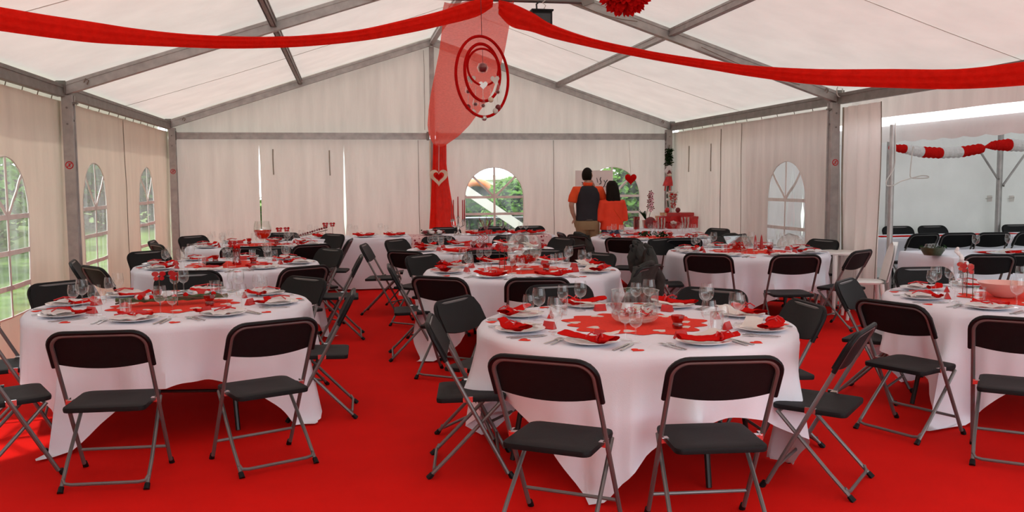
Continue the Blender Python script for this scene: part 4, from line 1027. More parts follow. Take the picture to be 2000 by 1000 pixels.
for i, px in enumerate((872, 966, 1036)):
    x = at_y(px, 454, 14.5).x; spawn('chair', (x, 14.33, 0), PI+random.uniform(-.08, .08), 'dark grey folding chair behind the head table %s' % ['beside the red drape', 'under the window', 'at the window edge'][i], 'chair', 'folding chairs behind the head table')
t = empty('candelabra', (at_y(895, 450, 13.62).x, 13.62, hz), 0, 'silver candelabra with tall red candles on the head table', 'candelabra')
MB().lathe([(1e-5, 0), (.07, 0), (.07, .01), (.03, .03), (.012, .05), (.018, .10), (.010, .13), (.016, .18), (.010, .25), (.022, .27)], 16).build('stem', 'silver', t)
for k in range(5):
    a = k*2*PI/4+.5; p = (.12*math.cos(a), .12*math.sin(a)) if k < 4 else (0, 0); z = .22 if k < 4 else .27
    if k < 4: MB().tube([(0, 0, .15), (p[0]*.5, p[1]*.5, .12), (p[0]*.95, p[1]*.95, .15), (p[0], p[1], .21)], .007, 6).build('arm', 'silver', t)
    c = MB().lathe([(1e-5, 0), (.022, .0), (.026, .01), (.014, .012), (.016, .035)], 10, (p[0], p[1], z-.01)).build('candle_cup', 'silver', t); MB().lathe([(.011, 0), (.008, .30), (1e-5, .315)], 10, (p[0], p[1], z+.01)).build('candle', 'candle_red', t)
t = empty('rose_bowl', (at_y(845, 455, 13.75).x, 13.72, hz), 0, 'shallow bowl of white roses beside the printed runner', 'flowers')
MB().lathe([(1e-5, 0), (.10, 0), (.20, .035), (.19, .035), (.09, .01), (1e-5, .01)], 20).build('bowl', 'silver', t)
for k in range(12):
    a = k*.9; r = .14 if k < 8 else .05; MB().lathe([(1e-5, 0), (.03, .01), (.045, .04), (.03, .055), (1e-5, .045)], 9, (r*math.cos(a), r*math.sin(a), .02+.02*(k >= 8)), lambda q, i: 1+.12*math.sin(3*q+i)).build('rose', 'napkin_white' if k % 4 else 'dark_red', t)
leaves(30, lambda r: (r.uniform(-.18, .18), r.uniform(-.15, .15), r.uniform(.02, .08)), .03, 21).build('leaves', 'leaf_dark', t)
for k, (px, nm) in enumerate(((636, 'beside the lawn end plate'), (650, 'in the lawn end posy'))): spawn('butterfly', (at_y(px, 455, 13.45).x, 13.42, hz), .4*k, 'red butterfly on the head table ' + nm, 'ornament')
t = empty('berry_branch', (at_y(600, 455, 13.85).x, 13.88, hz), 0, 'red berry branch lying on the head table', 'branch')
MB().tube([(-.1, 0, .01), (.1, .02, .05), (.3, 0, .10)], .006, 5).build('stem', 'twig', t)
for k in range(12): MB().ball((-.1+.035*k, .03*math.sin(k*2), .03+.010*k), .018, 7, 5).build('berry', 'dark_red', t)
t = empty('twig_posy', (at_y(950, 455, 13.65).x, 13.7, hz), 0, 'dark red twig posy on the head table in front of the window', 'flowers')
for k in range(9): MB().tube([(0, 0, 0), (.04*math.cos(k*.7), .04*math.sin(k*.7), .12), (.11*math.cos(k*.7), .06*math.sin(k*.7), .22+.02*(k % 3))], .005, 5).build('twig', 'dark_red', t)
MB().lathe([(1e-5, 0), (.04, 0), (.05, .06), (.045, .06), (.035, .01), (1e-5, .01)], 14).build('pot', 'red_glass', t)
# ================================================================ gift table in the far corner
GX0, GX1, GY0, GY1, GZ = 4.86, 5.84, 14.45, 15.30, .74
t = empty('gift_table', ((GX0+GX1)/2, (GY0+GY1)/2, 0), 0, 'square gift table in the corner of the end wall', 'table')
MB().box((0, 0, GZ-.02), (GX1-GX0-.03, GY1-GY0-.03, .03)).build('tabletop', 'wood', t, smooth=False)
for sx in (-1, 1):
    for sy in (-1, 1): MB().tube([(sx*.42, sy*.36, 0), (sx*.42, sy*.36, GZ-.035)], .018, 8).build('leg', 'black_metal', t)
box_cloth(GX0, GX1, GY0, GY1, GZ+.004, .5, 'white cloth on the gift table', seed=8)
gz = GZ+.006
def gift(px, Y, w, d, h, z, label, mat='gift_red'):
    x = at_y(px, 430, Y).x
    t = empty('gift_box', (x, Y, z), random.uniform(-.12, .12), label, 'gift box')
    MB().box((0, 0, h*.4), (w, d, h*.8)).build('box', mat, t, smooth=False); MB().box((0, 0, h*.9), (w+.012, d+.012, h*.2)).build('lid', 'gloss_red', t, smooth=False)
    m = MB(); m.box((0, 0, h*.5+.001), (.022, d+.016, h+.004)); m.box((0, 0, h*.5+.001), (w+.016, .022, h+.004)); m.build('ribbon', 'ribbon_red', t, smooth=False)
gift(1322, 15.05, .50, .30, .26, gz, 'wide red gift box under the candy vase')
gift(1300, 15.1, .30, .26, .20, gz, 'red gift box beside the orchid pot')
gift(1345, 14.85, .24, .24, .20, gz, 'red gift box at the wall end of the gift table')
gift(1285, 14.75, .16, .16, .13, gz, 'small red gift box in front of the stack')
gift(1316, 14.65, .20, .16, .12, gz, 'low red gift box in the front row')
o = MB().ball((at_y(1272, 430, 14.8).x, 14.85, gz+.10), .10, 14, 9, (1, 1, 1)).build('gift_ball', 'dark_red'); tag(o, 'dark red round gift parcel', 'gift')
for px, z, mt, lb in ((1303, .30, 'gift_red', 'red ball ornament on top of the gifts'), (1324, .30, 'dark_red', 'dark red ball ornament on top of the gifts')):
    p = at_y(px, 405, 15.02); o = MB().ball((p.x, p.y, gz+.26+.045), .045, 12, 8).build('ball_ornament', mt); tag(o, lb, 'ornament')
p = at_y(1316, 420, 15.08); t = empty('candy_vase', (p.x, 15.1, gz+.262), 0, 'trumpet shaped glass vase full of red and white candy', 'vase')
MB().lathe([(1e-5, 0), (.06, 0), (.06, .006), (.014, .02), (.03, .06), (.055, .16), (.085, .30), (.10, .35), (.097, .35), (.052, .16), (.026, .062), (1e-5, .05)], 20).build('vase', 'bowl_glass', t)
rnd = random.Random(4)
for mt, sd in (('napkin_red', 1), ('paper_white', 2)):
    m = MB(); rnd = random.Random(sd)
    for k in range(60):
        z = rnd.uniform(.08, .37); r = (.02+.065*(z-.05)/.3)*math.sqrt(rnd.random()); a = rnd.uniform(0, 6.3); m.ball((r*math.cos(a), r*math.sin(a), z), .017, 6, 4)
    o = m.build('candies', mt, t); o['kind'] = 'stuff'
p = at_y(1263, 430, 14.9); t = empty('potted_orchid', (p.x, 14.9, gz), 0, 'pink orchid with dark leaves in a red pot', 'plant')
MB().lathe([(1e-5, 0), (.06, 0), (.075, .13), (.08, .14), (.07, .14), (.055, .02), (1e-5, .02)], 16).build('pot', 'gift_red', t)
for k in range(5):
    a = PI+(-.6+k*.5); m = MB(); q = Vector((math.cos(a)*.13-.03, .02*math.sin(k*2), 0)); m.tube([(0, 0, .12), (q.x*.5, q.y, .22+.02*k), (q.x, q.y, .34-.02*k)], [.012, .022, .004], 8, squash=.3); m.build('leaf', 'leaf_dark', t)
for s in (-1, 1): MB().tube([(.03*s, 0, .12), (.05+.03*s, 0, .35), (.06+.01*s, 0, .58)], .005, 5).build('stem', 'twig_green', t)
for k in range(11):
    z = .32+.03*k; x = .06+.045*math.sin(k*2.2)*(1-.05*k); m = MB()
    for j in range(5):
        a = j*2*PI/5+k; m.add([(x, -.02, z), (x+.032*math.cos(a-.4), -.03, z+.032*math.sin(a-.4)), (x+.046*math.cos(a), -.035, z+.046*math.sin(a)), (x+.032*math.cos(a+.4), -.03, z+.032*math.sin(a+.4))], [(0, 1, 2, 3)])
    m.build('flower', 'dark_red' if k % 3 else 'pink', t)
for i, (px, Y) in enumerate(((1292, 14.55), (1338, 14.55))):
    p = at_y(px, 440, Y); t = empty('ribbon_jar', (p.x, Y, gz), 0, ['glass jar of red and white strips in the front row of gifts', 'tall glass jar of red and white strips near the wall'][i], 'jar')
    MB().lathe([(1e-5, 0), (.065, 0), (.07, .01), (.08, .17+.03*i), (.075, .17+.03*i), (.064, .012), (1e-5, .012)], 16).build('jar', 'bowl_glass', t)
    for j in range(12):
        a = j*.53; MB().tube([(.05*math.cos(a), .05*math.sin(a), .015), (.055*math.cos(a+.3), .055*math.sin(a+.3), .10), (.062*math.cos(a), .062*math.sin(a), .19)], .009, 5).build('strip', 'napkin_red' if j % 2 else 'paper_white', t)
p = at_y(1316, 445, 14.5); t = empty('candy_bowl', (p.x, 14.52, gz), 0, 'small glass bowl of white sweets between the jars', 'bowl')
MB().lathe([(1e-5, 0), (.03, 0), (.02, .03), (.07, .08), (.075, .11), (.07, .11), (.05, .07), (1e-5, .05)], 16).build('bowl', 'bowl_glass', t)
m = MB(); [m.ball((.04*math.cos(k*2.4)*(k % 3)/2, .04*math.sin(k*2.4)*(k % 3)/2, .10+.008*(k % 4)), .02, 6, 4) for k in range(16)]; o = m.build('sweets', 'paper_white', t); o['kind'] = 'stuff'
for i, (px, Y) in enumerate(((1253, 14.6), (1243, 14.7))):
    p = at_y(px, 440, Y); o = MB().lathe([(1e-5, 0), (.05, 0), (.055, .16+.05*i), (.05, .16+.05*i), (.045, .01), (1e-5, .01)], 14).build('glass_vase', ['bowl_glass', 'red_glass'][i], loc=(p.x, Y, gz)); tag(o, ['clear cylinder vase beside the orchid', 'ruby cylinder vase at the window end of the gift table'][i], 'vase')
# ---- lettered board leaning on the end wall window
b0, b1, b2 = at_y(1124, 333, 15.98), at_y(1196, 333, 15.98), at_y(1160, 452, 15.98)
t = empty('lettered_board', ((b0.x+b1.x)/2, 15.98, b2.z), 0, 'white board with black handwriting in front of the end wall window', 'board')
bw_, bh_ = b1.x-b0.x, b0.z-b2.z
MB().box((0, 0, bh_/2), (bw_, .02, bh_)).build('board', 'board', t, smooth=False)
def stroke(pts, r=.008): MB().tube([(x, -.016, bh_+z) for x, z in pts], r, 5).build('handwriting', 'ink', t)
S0 = bw_/72       # metres per surveyed pixel
P_ = lambda *q: [((x-1160)*S0, -(y-333)*S0) for x, y in q]
stroke(P_((1173, 346), (1171.5, 350), (1173.5, 354), (1173, 358), (1170, 359))); stroke(P_((1179, 352), (1182, 356), (1186, 351))); stroke(P_((1182, 356), (1180, 362), (1178, 365)))
stroke(P_((1165, 347), (1166, 352), (1167, 356)), .005); stroke(P_((1136, 355), (1139, 357), (1137, 359))); stroke(P_((1182, 364), (1184, 362), (1185, 364), (1183, 366), (1187, 366)), .005); stroke(P_((1186, 362), (1189, 361), (1189, 364)), .005)
stroke(P_((1189, 357), (1192, 357), (1195, 358)), .004); stroke(P_((1182, 370), (1187, 371), (1193, 370)), .004); stroke(P_((1170, 393), (1171, 395)), .005); stroke(P_((1176, 393), (1177, 395)), .005); stroke(P_((1150, 352), (1154, 350), (1158, 354)), .005)
for sx in (-1, 1): MB().tube([(sx*bw_*.3, .02, bh_*.9), (sx*bw_*.42, -.10 if sx > 3 else .05, -b2.z+.004)], .014, 6).build('easel_leg', 'wood_pale', t)
# ================================================================ people
def hand(m, w, d, side, curl=.5, up=Vector((0, 0, 1))):
    """palm plus five bent fingers on a wrist w pointing along d"""
    d = d.normalized(); s = d.cross(up).normalized()*side; nrm = s.cross(d)
    m.tube([w, w+d*.045, w+d*.09], [.024, .036, .034], 10, squash=.55, up=nrm)
    for k, (o, ln) in enumerate(((-.027, .065), (-.009, .075), (.010, .07), (.027, .055))):
        b = w+d*.085+s*o; m.tube([b, b+d*ln*.5-nrm*ln*.15*curl, b+d*ln*.85-nrm*ln*.55*curl, b+d*ln-nrm*ln*.9*curl], [.0095, .009, .0085, .007], 7)
    b = w+d*.03+s*-.03; m.tube([b, b-s*.025+d*.03, b-s*.03+d*.06-nrm*.01], [.012, .0105, .008], 7)
V = Vector
def head(m, c, yaw):
    R = Matrix.Rotation(yaw, 3, 'Z'); q = lambda x, y, z: c+R @ V((x, y, z))
    b = len(m.v); m.ball((0, 0, 0), 1, 18, 12)
    for i in range(b, len(m.v)):
        v = V(m.v[i]); f = 1-.18*max(0, -v.z); m.v[i] = tuple(q(v.x*.080*f, v.y*.100*(1-.1*max(0, -v.z))+.008*max(0, -v.z), v.z*.121))
    m.tube([q(0, .092, .02), q(0, .112, -.018), q(0, .094, -.03)], [.010, .015, .012], 8)
    for s in (-1, 1): m.tube([q(s*.073, .0, .022), q(s*.084, -.012, .005), q(s*.074, -.004, -.028)], [.010, .014, .008], 8)
    m.tube([q(-.02, .083, -.058), q(0, .09, -.06), q(.02, .083, -.058)], [.007, .010, .007], 7)
def face_bits(t, c, yaw, lip):
    R = Matrix.Rotation(yaw, 3, 'Z')
    for s in (-1, 1): MB().ball(c+R @ V((s*.03, .085, .005)), .013, 10, 7).build('eye', 'china', t); MB().tube([c+R @ V((s*.015, .094, .03)), c+R @ V((s*.045, .083, .03))], .004, 5).build('eyebrow', 'hair_dark', t)
    MB().tube([c+R @ V((-.022, .087, -.058)), c+R @ V((0, .096, -.058)), c+R @ V((.022, .087, -.058))], .005, 6).build('lips', lip, t)
# man, seen from behind: orange short sleeved shirt, grey waistcoat, khaki trousers
MP = V((3.76, 13.78, 0))
t = empty('person', MP, -.05, 'person in grey waistcoat, orange shirt and khaki trousers, hand in pocket', 'person')
hc = V((.0, .03, 1.655)); m = MB(); head(m, hc, -.5)
m.tube([(0, -.01, 1.44), (0, 0, 1.53), (0, .015, 1.60)], [.075, .06, .058], 14)
m.loft([((0, 0, .90), .16, .11), ((0, 0, 1.05), .155, .105), ((0, 0, 1.25), .175, .115), ((0, -.005, 1.40), .185, .11), ((0, -.01, 1.47), .12, .08)], 20)
LA = [V((-.19, 0, 1.43)), V((-.245, -.02, 1.32)), V((-.272, -.03, 1.19)), V((-.245, .0, 1.08)), V((-.205, .03, .985))]
RA = [V((.19, 0, 1.43)), V((.25, .05, 1.32)), V((.285, .10, 1.20)), V((.22, .17, 1.33)), V((.14, .17, 1.47))]
m.tube(LA, [.055, .048, .042, .036, .028], 12); m.tube(RA, [.055, .048, .042, .036, .028], 12)
hand(m, LA[-1], V((.25, .25, -1)), 1, .3, V((0, 1, 0))); hand(m, RA[-1], V((-.5, -.25, .8)), -1, .9, V((0, 1, 0)))
for s in (-1, 1): m.tube([(s*.085, 0, .92), (s*.095, .01, .70), (s*.10, .015, .48), (s*.10, -.01, .28), (s*.10, -.02, .08)], [.088, .080, .058, .052, .040], 14); m.tube([(s*.10, -.04, .045), (s*.105, .06, .04), (s*.11, .14, .03)], [.040, .042, .030], 10)
remesh(m.build('body', 'skin', t), .009, 4); face_bits(t, hc, -.5, 'skin')
m = MB(); b = len(m.v); m.ball((0, 0, 0), 1, 22, 14); Rh = Matrix.Rotation(-.5, 3, 'Z')
keep = []
for i in range(len(m.v)):
    v = V(m.v[i]); m.v[i] = tuple(hc+V((0, 0, .008))+Rh @ V((v.x*.087, v.y*.107-.008, v.z*.124)))
loc = lambda i: Rh.transposed() @ (V(m.v[i])-hc)
m.f = [f for f in m.f if all((loc(i).z > .045 or (loc(i).y < -.01 and loc(i).z > -.075)) for i in f)]
m.build('hair', 'hair_dark', t)
m = MB(); m.loft([((0, 0, .99), .168, .118), ((0, 0, 1.25), .182, .122), ((0, -.005, 1.40), .192, .116), ((0, -.008, 1.475), .10, .085), ((0, 0, 1.50), .07, .07)], 22)
for A, s in ((LA, -1), (RA, 1)): m.tube([V((s*.12, 0, 1.42)), A[0], A[1], A[1].lerp(A[2], .65)], [.07, .075, .070, .068], 14)
remesh(m.build('shirt', 'shirt_orange', t), .011, 5)
m = MB(); m.tube([V((.058*math.cos(a), .004+.062*math.sin(a), 1.525+.008*math.sin(a))) for a in (2*PI*k/20 for k in range(20))], .020, 8, closed=True, squash=1.5); m.build('collar', 'shirt_orange', t)
m = MB(); m.loft([((0, 0, .945), .190, .135), ((0, 0, 1.0), .188, .134), ((0, 0, 1.12), .186, .130), ((0, 0, 1.27), .192, .133), ((0, -.005, 1.39), .186, .128), ((0, -.01, 1.455), .150, .105), ((0, -.01, 1.497), .085, .082)], 26); remesh(m.build('waistcoat', 'vest_grey', t), .011, 4)
m = MB(); m.loft([((0, 0, .80), .185, .125), ((0, -.005, .88), .187, .130), ((0, 0, 1.0), .172, .122)], 22)
for s in (-1, 1): m.tube([(s*.09, 0, .86), (s*.10, .01, .65), (s*.105, .01, .45), (s*.105, -.01, .25), (s*.105, -.02, .055)], [.10, .092, .08, .075, .072], 16)
m.tube([(-.165, .03, .97), (-.175, .04, .90), (-.16, .04, .82)], [.035, .045, .03], 10)
remesh(m.build('trousers', 'khaki', t), .011, 4)
m = MB(); m.tube([V((.174*math.cos(a), .124*math.sin(a), .962)) for a in (2*PI*k/28 for k in range(28))], .014, 6, closed=True, squash=1.4); m.build('belt', 'leather', t)
for s in (-1, 1): remesh(MB().tube([(s*.105, -.06, .045), (s*.108, .05, .042), (s*.115, .17, .03)], [.045, .047, .035], 12).build('shoe', 'leather', t), .008, 3)
# woman in orange
WP = V((4.14, 13.72, 0))
t = empty('person', WP, .12, 'person with long dark hair in an orange jacket beside the waistcoat wearer', 'person')
hc = V((0, .03, 1.455)); m = MB(); head(m, hc, .25)
m.tube([(0, -.01, 1.25), (0, .0, 1.34), (0, .015, 1.40)], [.065, .05, .05], 14)
m.loft([((0, 0, .80), .165, .11), ((0, 0, .95), .13, .095), ((0, 0, 1.12), .145, .10), ((0, -.005, 1.23), .155, .095), ((0, -.01, 1.28), .10, .07)], 20)
LA = [V((-.165, 0, 1.23)), V((-.20, 0, 1.10)), V((-.215, -.01, .97)), V((-.14, .12, .95)), V((-.05, .19, .99))]
RA = [V((.165, 0, 1.23)), V((.205, 0, 1.10)), V((.225, -.01, .97)), V((.15, .12, .95)), V((.06, .19, .98))]
m.tube(LA, [.045, .04, .036, .030, .024], 12); m.tube(RA, [.045, .04, .036, .030, .024], 12)
hand(m, LA[-1], V((.7, .5, .3)), -1, .6); hand(m, RA[-1], V((-.7, .5, .3)), 1, .6)
for s in (-1, 1): m.tube([(s*.08, 0, .82), (s*.088, .01, .60), (s*.09, .01, .42), (s*.09, -.01, .24), (s*.09, -.02, .07)], [.088, .075, .054, .048, .036], 14); m.tube([(s*.09, -.04, .04), (s*.095, .05, .036), (s*.10, .12, .028)], [.036, .038, .026], 10)
remesh(m.build('body', 'skin_pale', t), .009, 4); face_bits(t, hc, .25, 'pink')
m = MB(); m.loft([((0, -.055, 1.20), .115, .040), ((0, -.05, 1.27), .122, .058), ((0, -.035, 1.36), .112, .075), ((0, -.01, 1.46), .096, .098), ((0, .0, 1.53), .080, .088), ((0, .005, 1.575), .042, .05)], 22)
for i in range(len(m.v)):
    x, y, z = m.v[i]; m.v[i] = (x+.006*nz(x*40, z*9), min(y, .065)+.006*nz(x*50, 1, z*5), z+(.02*nz(x*30, 3.) if z < 1.22 else 0))
remesh(m.build('hair', 'hair_dark', t), .010, 2)
m = MB(); m.loft([((0, 0, .80), .198, .135), ((0, 0, .90), .182, .125), ((0, 0, 1.0), .165, .118), ((0, 0, 1.13), .175, .12), ((0, -.005, 1.23), .180, .112), ((0, -.01, 1.295), .10, .08), ((0, 0, 1.32), .065, .06)], 24)
for A, s in ((LA, -1), (RA, 1)): m.tube([V((s*.11, 0, 1.22)), A[0], A[1], A[2], A[3], A[3].lerp(A[4], .5)], [.06, .064, .058, .055, .046, .042], 14)
remesh(m.build('jacket', 'blouse_orange', t), .011, 4)
m = MB(); m.loft([((0, 0, .72), .17, .12), ((0, 0, .82), .17, .118), ((0, 0, .90), .15, .11)], 20)
for s in (-1, 1): m.tube([(s*.085, 0, .78), (s*.09, .01, .60), (s*.095, .01, .42), (s*.095, -.01, .24), (s*.095, -.02, .05)], [.095, .085, .07, .062, .06], 16)
remesh(m.build('trousers', 'jeans', t), .011, 4)
for s in (-1, 1): remesh(MB().tube([(s*.095, -.05, .04), (s*.098, .05, .038), (s*.103, .14, .028)], [.040, .042, .03], 12).build('shoe', 'leather', t), .008, 3)
m = MB(); m.tube([(-.12, -.06, 1.27), (.0, -.128, 1.10), (.13, -.125, .92), (.17, -.08, .82)], .005, 6); m.build('bag_strap', 'shirt_orange', t)
# ================================================================ party tent on the side
PX0, PX1, PYB = 6.42, 12.6, 13.0
PXM = (PX0+PX1)/2
def at_x(px, py, X):
    d = CF + CR*((px-1000)/FPX) + CU*((500-py)/FPX); return V((0, 0, EYE)) + d*(X/d.x)
pz0 = at_x(1715, 281, PX0).z; pz1 = at_x(1715, 249, PX0).z
prf = lambda x: pz1 + (1.0-abs(x-PXM)/(PXM-PX0))*.95
struct(MB().grid(lambda u, v: (PX0+(PX1-PX0)*u, -1+(PYB+1)*v, prf(PX0+(PX1-PX0)*u)+.01*nz(u*8, v*12)), 24, 30).build('ceiling', 'party_pvc'), 'white roof of the party tent alongside')
m = MB()
def val(u, v):
    y = PYB-(PYB+1)*u; sc = .022*abs(math.sin(y*PI/.34)); z = pz1-(pz1-pz0-.02+sc)*v
    return (PX0-.03+.012*nz(y*3, v*2)*v+.02*v, y, z)
m.grid(val, 240, 4); o = m.build('valance', 'party_pvc', None, angle=80); tag(o, 'scalloped white valance along the party tent edge', 'valance')
k = 200
PW = lambda u, z, o: (u, PYB-o, z)
def swall(a, b, e=None):
    m = MB()
    def fn(u, v):
        x = a+(b-a)*u; z = v*(prf(max(x, PX0)) if x > PX0 else pz1)
        if e: x += e(x, z)
        return (x, PYB-.02*nz(x*1.5, z*.7)-.008*nz(x*6, z), z)
    m.grid(fn, 40, 14); return struct(m.build('wall_party', 'party_pvc', angle=80), 'white rear wall of the party tent')
def slitL(x, z): return -.02*max(0, 1-abs(x-7.02)/.25)*math.exp(-((z-.98)/.16)**2)*1.6
def slitR(x, z): return .02*max(0, 1-abs(x-7.02)/.25)*math.exp(-((z-.98)/.16)**2)*1.6
swall(6.16, 7.02, slitL); w = swall(7.02, 9.83, slitR); swall(9.83, PX1)
for x in (9.55, 10.1):
    p = at_y(1930 if x < 9.8 else 1973, 388, PYB); m = MB(); m.box((p.x, PYB-.035, p.z), (.09, .006, .10)); m.build('patch', 'wall_pvc', w, smooth=False); m = MB(); m.tube([(p.x-.08, PYB-.045, p.z), (p.x-.02, PYB-.05, p.z+.01), (p.x+.04, PYB-.045, p.z+.02)], .006, 5); m.build('tie_cord', 'rope', w)
struct(MB().grid(lambda u, v: (PX1, -1+(PYB+1)*u, pz1*v), 30, 8).build('wall_party', 'party_pvc'), 'white outer side wall of the party tent')
def pole(x, y, h, label, r=.032, braces=False):
    t = empty('tent_pole', (x, y, 0), 0, label, 'pole')
    MB().tube([(0, 0, .006), (0, 0, h)], r, 12).build('tube', 'aluminium', t); MB().solid([(r*2.2, 0), (r*2.2, .006)], 12).build('base_plate', 'aluminium_dark', t)
    if braces:
        zb_ = at_y(1950, 357, y).z
        for s, dz in ((-1, .0), (1, -.11)):
            MB().tube([(s*r, -.02, zb_+dz+.06), (s*.42, -.02, zb_+dz+.55)], .018, 8).build('brace', 'aluminium', t); MB().ball((s*r, -.045, zb_+dz+.06), .016, 8, 5).build('bolt', 'aluminium_dark', t)
pole(6.26, 9.53, pz1, 'grey party tent pole beside the near table of the party tent')
p = at_y(1733, 400, 12.75); pole(p.x, 12.75, pz1, 'thin party tent pole at the rear wall beside the curtain', .030)
p = at_y(1950, 400, 12.72); pole(p.x, 12.72, prf(p.x)-.02, 'party tent pole with two diagonal braces', .045, True)
for y in (5.2, 1.0): pole(6.45, y, pz1, 'party tent pole along the open edge, %s' % ('beside the pink bowl table' if y > 3 else 'by the open front'))
# honeycomb paper garland
t = empty('paper_garland', (0, 0, 0), 0, 'red and white honeycomb paper garland in the party tent', 'garland')
gp = [(1738, 288), (1768, 291), (1801, 297), (1838, 299), (1877, 297), (1916, 290), (1924, 287), (1940, 284), (1972, 283), (2010, 286), (2060, 284)]
gr = [6, 10, 12, 12, 12, 11, 2.5, 10, 14, 12, 10]
gm = ['napkin_red', 'napkin_white', 'napkin_red', 'napkin_white', 'napkin_red', None, 'napkin_red', 'napkin_red', 'napkin_white', 'napkin_white']
GY = 11.2
for i in range(10):
    a, b = at_y(*gp[i], GY), at_y(*gp[i+1], GY); n = 8; sc = 6.7/1000
    pts = [a.lerp(b, j/n) for j in range(n+1)]; rr = [(gr[i]+(gr[i+1]-gr[i])*j/n)*sc*(1.0 if j % 2 else .86) for j in range(n+1)]
    MB().tube(pts, rr, 14).build('honeycomb_segment', gm[i] or 'napkin_red', t, smooth=False)
# cord with a loop
t_pts = [(1749, 240, 9.5), (1749, 275, 9.5), (1747, 325, 9.5), (1733, 350, 9.5), (1732, 362, 9.5), (1745, 362, 9.5), (1760, 354, 9.5), (1780, 348, 9.5), (1800, 343, 9.5), (1812, 344, 9.5), (1813, 347, 9.5), (1800, 348, 9.5), (1780, 347, 9.5), (1778, 335, 9.5), (1781, 305, 9.5), (1784, 282, 9.5)]
sm = []
for i in range(len(t_pts)-1):
    for j in range(4):
        f = j/4; p0, p1, p2, p3 = [V(t_pts[max(0, min(len(t_pts)-1, i+q))]) for q in (-1, 0, 1, 2)]
        sm.append(.5*((2*p1)+(p2-p0)*f+(2*p0-5*p1+4*p2-p3)*f*f+(3*p1-p0-3*p2+p3)*f**3))
o = MB().tube([at_y(q.x, q.y, q.z) for q in sm], .007, 6).build('tie_rope', 'rope'); tag(o, 'grey rope with a tied loop dangling by the party tent pole', 'rope')
# party tent tables
def long_table(x0, x1, y0, y1, label, clabel, drop, seed):
    t = empty('long_table', ((x0+x1)/2, (y0+y1)/2, 0), 0, label, 'table')
    MB().box((0, 0, .715), (x1-x0-.03, y1-y0-.03, .03)).build('tabletop', 'wood', t, smooth=False)
    for sx in (-1, 1):
        for sy in (-1, 1): MB().tube([(sx*((x1-x0)/2-.18), sy*((y1-y0)/2-.1), 0), (sx*((x1-x0)/2-.18), sy*((y1-y0)/2-.1), .70)], .017, 8).build('leg', 'black_metal', t)
    return box_cloth(x0, x1, y0, y1, .739, drop, clabel, wob=.02, seed=seed)
long_table(6.32, 9.2, 8.46, 9.40, 'long near table in the party tent', 'white cloth on the near party tent table', .60, 11)
long_table(7.46, 10.4, 11.45, 12.2, 'long rear table in the party tent', 'white cloth on the rear party tent table', .42, 14)
for x0, x1, y, lb in ((7.5, 9.0, 11.62, 'red paper runner on the rear party tent table'), (9.15, 9.9, 11.75, 'red paper runner at the braced pole end of the rear table')):
    o = MB().grid(lambda u, v, x0=x0, x1=x1, y=y: (x0+(x1-x0)*u, y+.28*v, .744+.004*nz(u*6, v*4)), 16, 4).build('table_runner', 'napkin_red'); tag(o, lb, 'table runner')
zt = .744
o = MB().grid(lambda u, v: (6.95+2.2*u, 8.68+.32*v+.05*math.sin(u*7), zt+.003+.01*max(0, nz(u*12, v*4))), 30, 5).build('table_runner', 'napkin_red'); tag(o, 'crumpled red runner along the near party tent table', 'table runner')
for i in range(5):
    x = 7.0+.42*i; lb = ['nearest the pole', 'second along', 'third along', 'fourth along', 'fifth along'][i]
    spawn('plate', (x, 8.62, zt+.001), 0, 'white plate on the near party tent table, %s' % lb.replace('nearest', 'first by'), 'plate', 'dinner plates'); spawn('white_card%d' % (i % 3), (x+.05, 8.66, zt), .3*i, 'white paper on the near party tent table, %s' % lb.replace('nearest', 'first by'), 'card', 'menu cards')
    spawn('wine_glass', (x-.03, 8.98, zt+.001), 0, 'wine glass on the near party tent table, %s' % lb.replace('nearest', 'first by'), 'glass', 'tall wine glasses'); spawn('red_strip%d' % (i % 3), (x+.1, 8.55, zt-.016), .4, 'red napkin on the near party tent table, %s' % lb.replace('nearest', 'first by'), 'napkin', 'red folded napkins')
p = at_y(1822, 482, 8.75); t = empty('salad_basket', (p.x, 8.75, zt), 0, 'dark green oval basket with glass jars on the near party tent table', 'basket')
MB().lathe([(1e-5, 0), (.075, 0), (.10, .05), (.108, .085), (.098, .085), (.07, .015), (1e-5, .015)], 22, wob=lambda a, i: 1+.2*abs(math.cos(a))).build('basket', 'dish_green', t)
for k in range(3): MB().lathe([(1e-5, .02), (.035, .02), (.04, .09), (.03, .12), (1e-5, .12)], 12, (-.055+.055*k, .02*k, 0)).build('jar', 'clear_glass', t)
leaves(30, lambda r: (r.uniform(-.11, .11), r.uniform(-.08, .08), r.uniform(.05, .10)), .03, 33).build('leaves', 'leaf_dark', t)
for i, (px, Y) in enumerate(((1800, 10.9), (1873, 10.9), (1940, 10.85), (2010, 10.9))):
    p = at_y(px, 475, Y); spawn('chair', (p.x, Y+.2, 0), random.uniform(-.2, .2), 'dark folding chair before the rear party tent table, %s' % ['beside the pole', 'behind the basket', 'facing the braced pole', 'beyond the braced pole'][i], 'chair', 'folding chairs in the party tent')
for i, (px, Y) in enumerate(((1752, 12.62), (1822, 12.6), (1985, 12.5))):
    p = at_y(px, 453, Y); spawn('chair', (p.x, Y-.2, 0), PI+random.uniform(-.1, .1), 'dark folding chair behind the rear party tent table, %s' % ['beside the thin pole', 'in the middle', 'by the braced pole'][i], 'chair', 'folding chairs in the party tent')
for i, px in enumerate((1940, 2015)):
    p = at_y(px, 520, 7.75); spawn('chair', (p.x, 7.95, 0), -.25+.1*i, 'dark folding chair before the near party tent table, %s' % ['behind the feather', 'farther from the pole'][i], 'chair', 'folding chairs in the party tent')
